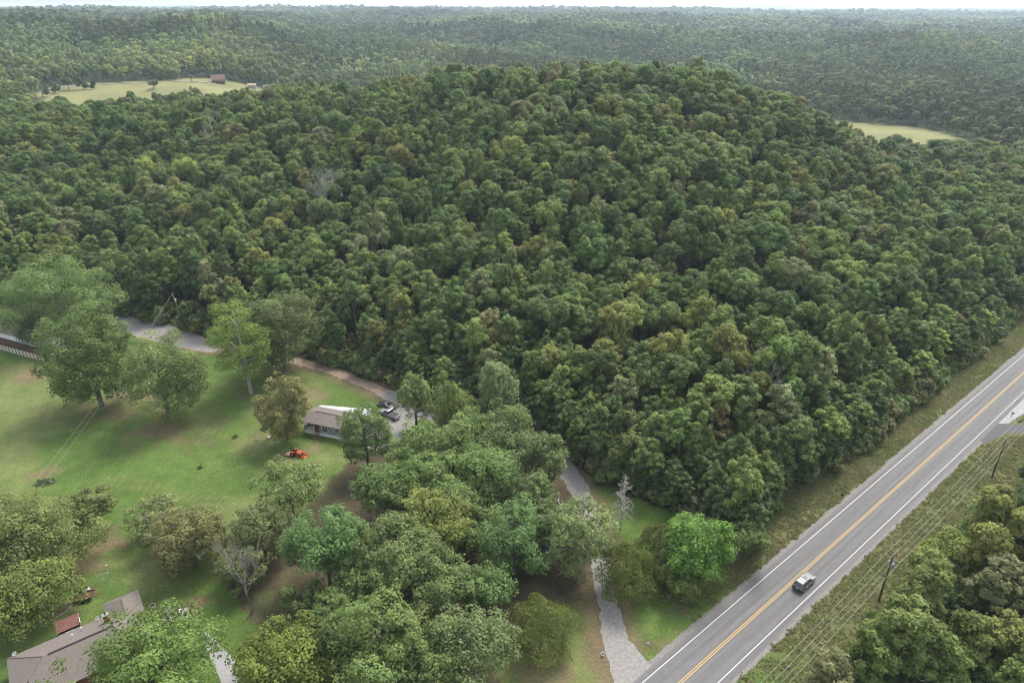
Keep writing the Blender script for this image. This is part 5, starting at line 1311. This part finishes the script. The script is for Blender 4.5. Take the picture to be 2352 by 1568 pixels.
pr, pf = np.array(at(916, 966)), np.array(at(873, 948)); pv_ = pf - pr; pc = (pr + pf) / 2 + np.array((0, .2))
t = thing('pickup_truck', 'silver pickup truck with a black bed cover on the gravel pad', 'truck', (pc[0], pc[1], .02), math.atan2(pv_[1], pv_[0]))
body_shell([(-2.85, .84, .5, .95, 1.05, .84), (-2.75, .95, .42, .98, 1.10, .92), (-.6, .98, .38, 1.0, 1.12, .93), (1.0, .98, .38, 1.0, 1.13, .9), (1.1, .98, .38, .98, 1.12, .9), (2.5, .96, .42, .92, 1.05, .84), (2.82, .86, .5, .84, .94, .74)]).build('body', SILVER, t, bevel=.02)
greenhouse(((-.55, .86, 1.10), (1.25, .86, 1.10), (.62, .72, 1.74), (-.35, .72, 1.76)), t, SILVER)
b = MB(); b.box((-1.7, 0, 1.13), (1.95, 1.55, .05)); b.build('bed_cover', BLACK, t)
for s in (-1, 1):
    b = MB(); b.box((1.05, s * 1.1, 1.22), (.14, .24, .18)); b.build('mirror', BLACK, t)
    b = MB(); b.box((2.74, s * .7, .82), (.12, .26, .16)); b.build('headlight', LENS, t)
    b = MB(); b.box((-2.78, s * .86, .88), (.12, .12, .3)); b.build('taillight', RED, t)
b = MB(); b.box((-2.9, 0, .55), (.14, 1.8, .18)); b.build('bumper', ALLOY, t)
wheels(t, (-1.7, 1.75), .98, .4)

cr_, cf = np.array(at(868, 931)), np.array(at(908, 941)); cv = cf - cr_; cc = (cr_ + cf) / 2
t = thing('parked_car', 'black car parked behind the silver pickup', 'car', (cc[0], cc[1], .02), math.atan2(cv[1], cv[0]))
body_shell([(-2.3, .78, .4, .75, .86, .7), (-2.2, .86, .3, .78, .92, .78), (-1.4, .9, .24, .8, .95, .8), (.8, .9, .24, .8, .94, .8), (1.9, .88, .26, .7, .82, .74), (2.28, .76, .34, .58, .66, .6)]).build('body', BLUEBLACK, t, bevel=.02)
greenhouse(((-1.65, .78, .92), (1.05, .78, .93), (.25, .6, 1.38), (-.95, .6, 1.38)), t, BLUEBLACK)
for s in (-1, 1):
    b = MB(); b.box((.9, s * .96, 1.0), (.12, .18, .12)); b.build('mirror', BLUEBLACK, t)
    b = MB(); b.box((2.16, s * .6, .62), (.14, .26, .12)); b.build('headlight', LENS, t)
    b = MB(); b.box((-2.22, s * .65, .76), (.1, .24, .14)); b.build('taillight', RED, t)
wheels(t, (-1.35, 1.4), .88, .33)

# the orange tractor, loader to the right, mower deck behind
tr0, tr1 = np.array(at(660, 1042)), np.array(at(703, 1050)); tv_ = tr1 - tr0; tc_ = (tr0 + tr1) / 2
t = thing('tractor', 'small orange tractor with front loader bucket on the lawn', 'tractor', (tc_[0], tc_[1], 0), math.atan2(tv_[1], tv_[0]))
b = MB(); b.box((.75, 0, .92), (1.2, .62, .5), taper=.9); b.build('hood', ORANGE, t, bevel=.05)
b = MB(); b.box((.2, 0, .55), (2.2, .42, .35)); b.build('chassis', CHAR, t)
b = MB(); b.box((-.55, 0, 1.0), (.5, .5, .12)); b.box((-.78, 0, 1.2), (.1, .5, .4)); b.build('seat', BLACK, t)
for s in (-1, 1):
    b = MB(); b.lathe([(.3, -.16), (.52, -.16), (.58, -.08), (.58, .08), (.52, .16), (.3, .16)], 18, (-.6, s * .62, .58), 'y'); w_ = b.build('rear_wheel', RUBBER, t, True)
    b = MB(); b.lathe([(0, s * .1), (.31, s * .12), (.33, s * .17)], 14, (-.6, s * .62, .58), 'y'); b.build('rim', ORANGE, w_)
    b = MB(); b.lathe([(.18, -.1), (.3, -.1), (.34, -.05), (.34, .05), (.3, .1), (.18, .1)], 16, (1.05, s * .52, .34), 'y'); w_ = b.build('front_wheel', RUBBER, t, True)
    b = MB(); b.lathe([(0, s * .07), (.2, s * .11)], 12, (1.05, s * .52, .34), 'y'); b.build('rim', ORANGE, w_)
    b = MB(); b.box((-.6, s * .62, 1.2), (.85, .34, .06)); b.build('fender', ORANGE, t, bevel=.03)
    b = MB(); b.tube([(-.05, s * .42, .95), (.6, s * .5, 1.28), (1.35, s * .5, .95), (1.75, s * .5, .4)], .065, 6); b.build('loader_arm', ORANGE, t)
b = MB(); b.add([(1.75, -.75, .55), (1.75, .75, .55), (1.72, .75, .06), (1.72, -.75, .06), (2.25, .75, .04), (2.25, -.75, .04), (1.9, .75, .6), (1.9, -.75, .6)], [(0, 1, 2, 3), (3, 2, 4, 5), (1, 6, 4, 2), (0, 3, 5, 7), (0, 7, 6, 1)]); b.build('bucket', ORANGE, t)
b = MB(); b.tube([(-.85, -.5, 1.0), (-.85, -.5, 1.95), (-.85, .5, 1.95), (-.85, .5, 1.0)], .045, 6); b.build('roll_bar', CHAR, t)
b = MB(); b.tube([(-.05, 0, 1.1), (-.25, 0, 1.32)], .03, 5); b.lathe([(.16, 0), (.2, .02), (.16, .04)], 14, (-.27, 0, 1.33)); b.build('steering_wheel', BLACK, t)
b = MB(); b.lathe([(0, .32), (.62, .32), (.74, .26), (.74, .12), (.66, .12)], 20, (-1.75, 0, 0)); b.build('mower_deck', mat('worn_deck', (.30, .22, .19), .8, .2, var=.25), t)
b = MB(); b.tube([(-1.75 + .78 * math.cos(p), .78 * math.sin(p), .22) for p in np.linspace(0, 6.283, 20)], .05, 5); b.build('deck_rim', ORANGE, t)

# ------------------------------------------------------------------ small things by the road
ux, uy = at(2322, 958); t = thing('mailbox', 'black mailbox on a post at the mouth of the side road', 'mailbox', (ux, uy, 0), crz)
b = MB(); b.box((0, 0, .55), (.1, .1, 1.1)); b.tube([(0, 0, .7), (0, -.35, 1.02)], .035, 4); b.build('post', DARKWOOD, t)
b = MB(); b.box((0, -.15, 1.18), (.24, .62, .16)); b.lathe([(.12, -.46), (.12, .16)], 12, (0, 0, 1.26), 'y'); b.box((0, .12, 1.2), (.26, .04, .24)); b.build('box', BLACK, t)
b = MB(); b.box((.15, -.1, 1.36), (.02, .16, .12)); b.build('flag', RED, t)
ux, uy = at(1935, 1138); t = thing('rubbish_bag', 'small black rubbish bag on the left verge of the highway', 'bag', (ux, uy, 0))
b = MB(); b.lathe([(0, 0), (.28, .03), (.33, .2), (.24, .38), (.07, .5), (.05, .56), (.1, .62), (0, .6)], 10); b.build('sack', BLACK, t, True)
ux, uy = at(1384, 1505); t = thing('bucket', 'small white bucket with dark mouth on the grass beside the gravel drive', 'bucket', (ux, uy, 0))
b = MB(); b.lathe([(0, 0), (.19, 0), (.25, .48), (.22, .48), (.17, .05), (0, .05)], 14); b.build('pail', WHITE, t, True); b = MB(); b.lathe([(0, .42), (.21, .42)], 12); b.build('contents', CHAR, t)
t = thing('stone', 'pale flat rock on the grass between the drive and the highway', 'rock', (*at(1488, 1478), 0))
b = MB(); b.box((0, 0, .1), (.7, .45, .3), .6, taper=.6); b.build('rock', STONE, t, bevel=.06)
ux, uy = at(1252, 1262); t = thing('dark_tarp_boat', 'dark covered boat under the trees beside the pale tree', 'boat', (ux, uy, 0), R(35))
b = MB(); secs = [(-1.9, .75, .55), (-.5, .85, .85), (.8, .7, .85), (1.9, .12, .6)]; vs = []
for x_, w_, h_ in secs: vs += [(x_, -w_, .5), (x_, -w_ * .55, .5 + h_ * .7), (x_, 0, .5 + h_), (x_, w_ * .55, .5 + h_ * .7), (x_, w_, .5), (x_, 0, .25)]
b.add(vs, [(i * 6 + k, (i + 1) * 6 + k, (i + 1) * 6 + (k + 1) % 6, i * 6 + (k + 1) % 6) for i in range(3) for k in range(6)] + [tuple(range(6)), tuple(range(18, 24))[::-1]]); b.build('cover', mat('dark_tarp', (.03, .035, .045), .6, .3), t)
b = MB(); b.box((-.3, 0, .2), (3.2, 1.0, .08)); b.build('cradle', STEEL, t)

# ------------------------------------------------------------------ the air
hz = MB(); hz.box((0, 14000, 62.0), (70000, 36000, 128.0))
HAZE = bpy.data.materials.new('haze'); HAZE.use_nodes = True; nt = HAZE.node_tree
nt.nodes.remove(nt.nodes['Principled BSDF'])
pv = nt.nodes.new('ShaderNodeVolumePrincipled'); pv.inputs['Color'].default_value = (0.70, 0.84, 1.0, 1); pv.inputs['Density'].default_value = 9.5e-5
pv.inputs['Anisotropy'].default_value = 0.2
nt.links.new(pv.outputs[0], nt.nodes['Material Output'].inputs['Volume'])
tag(hz.build('haze', HAZE), kind='stuff')
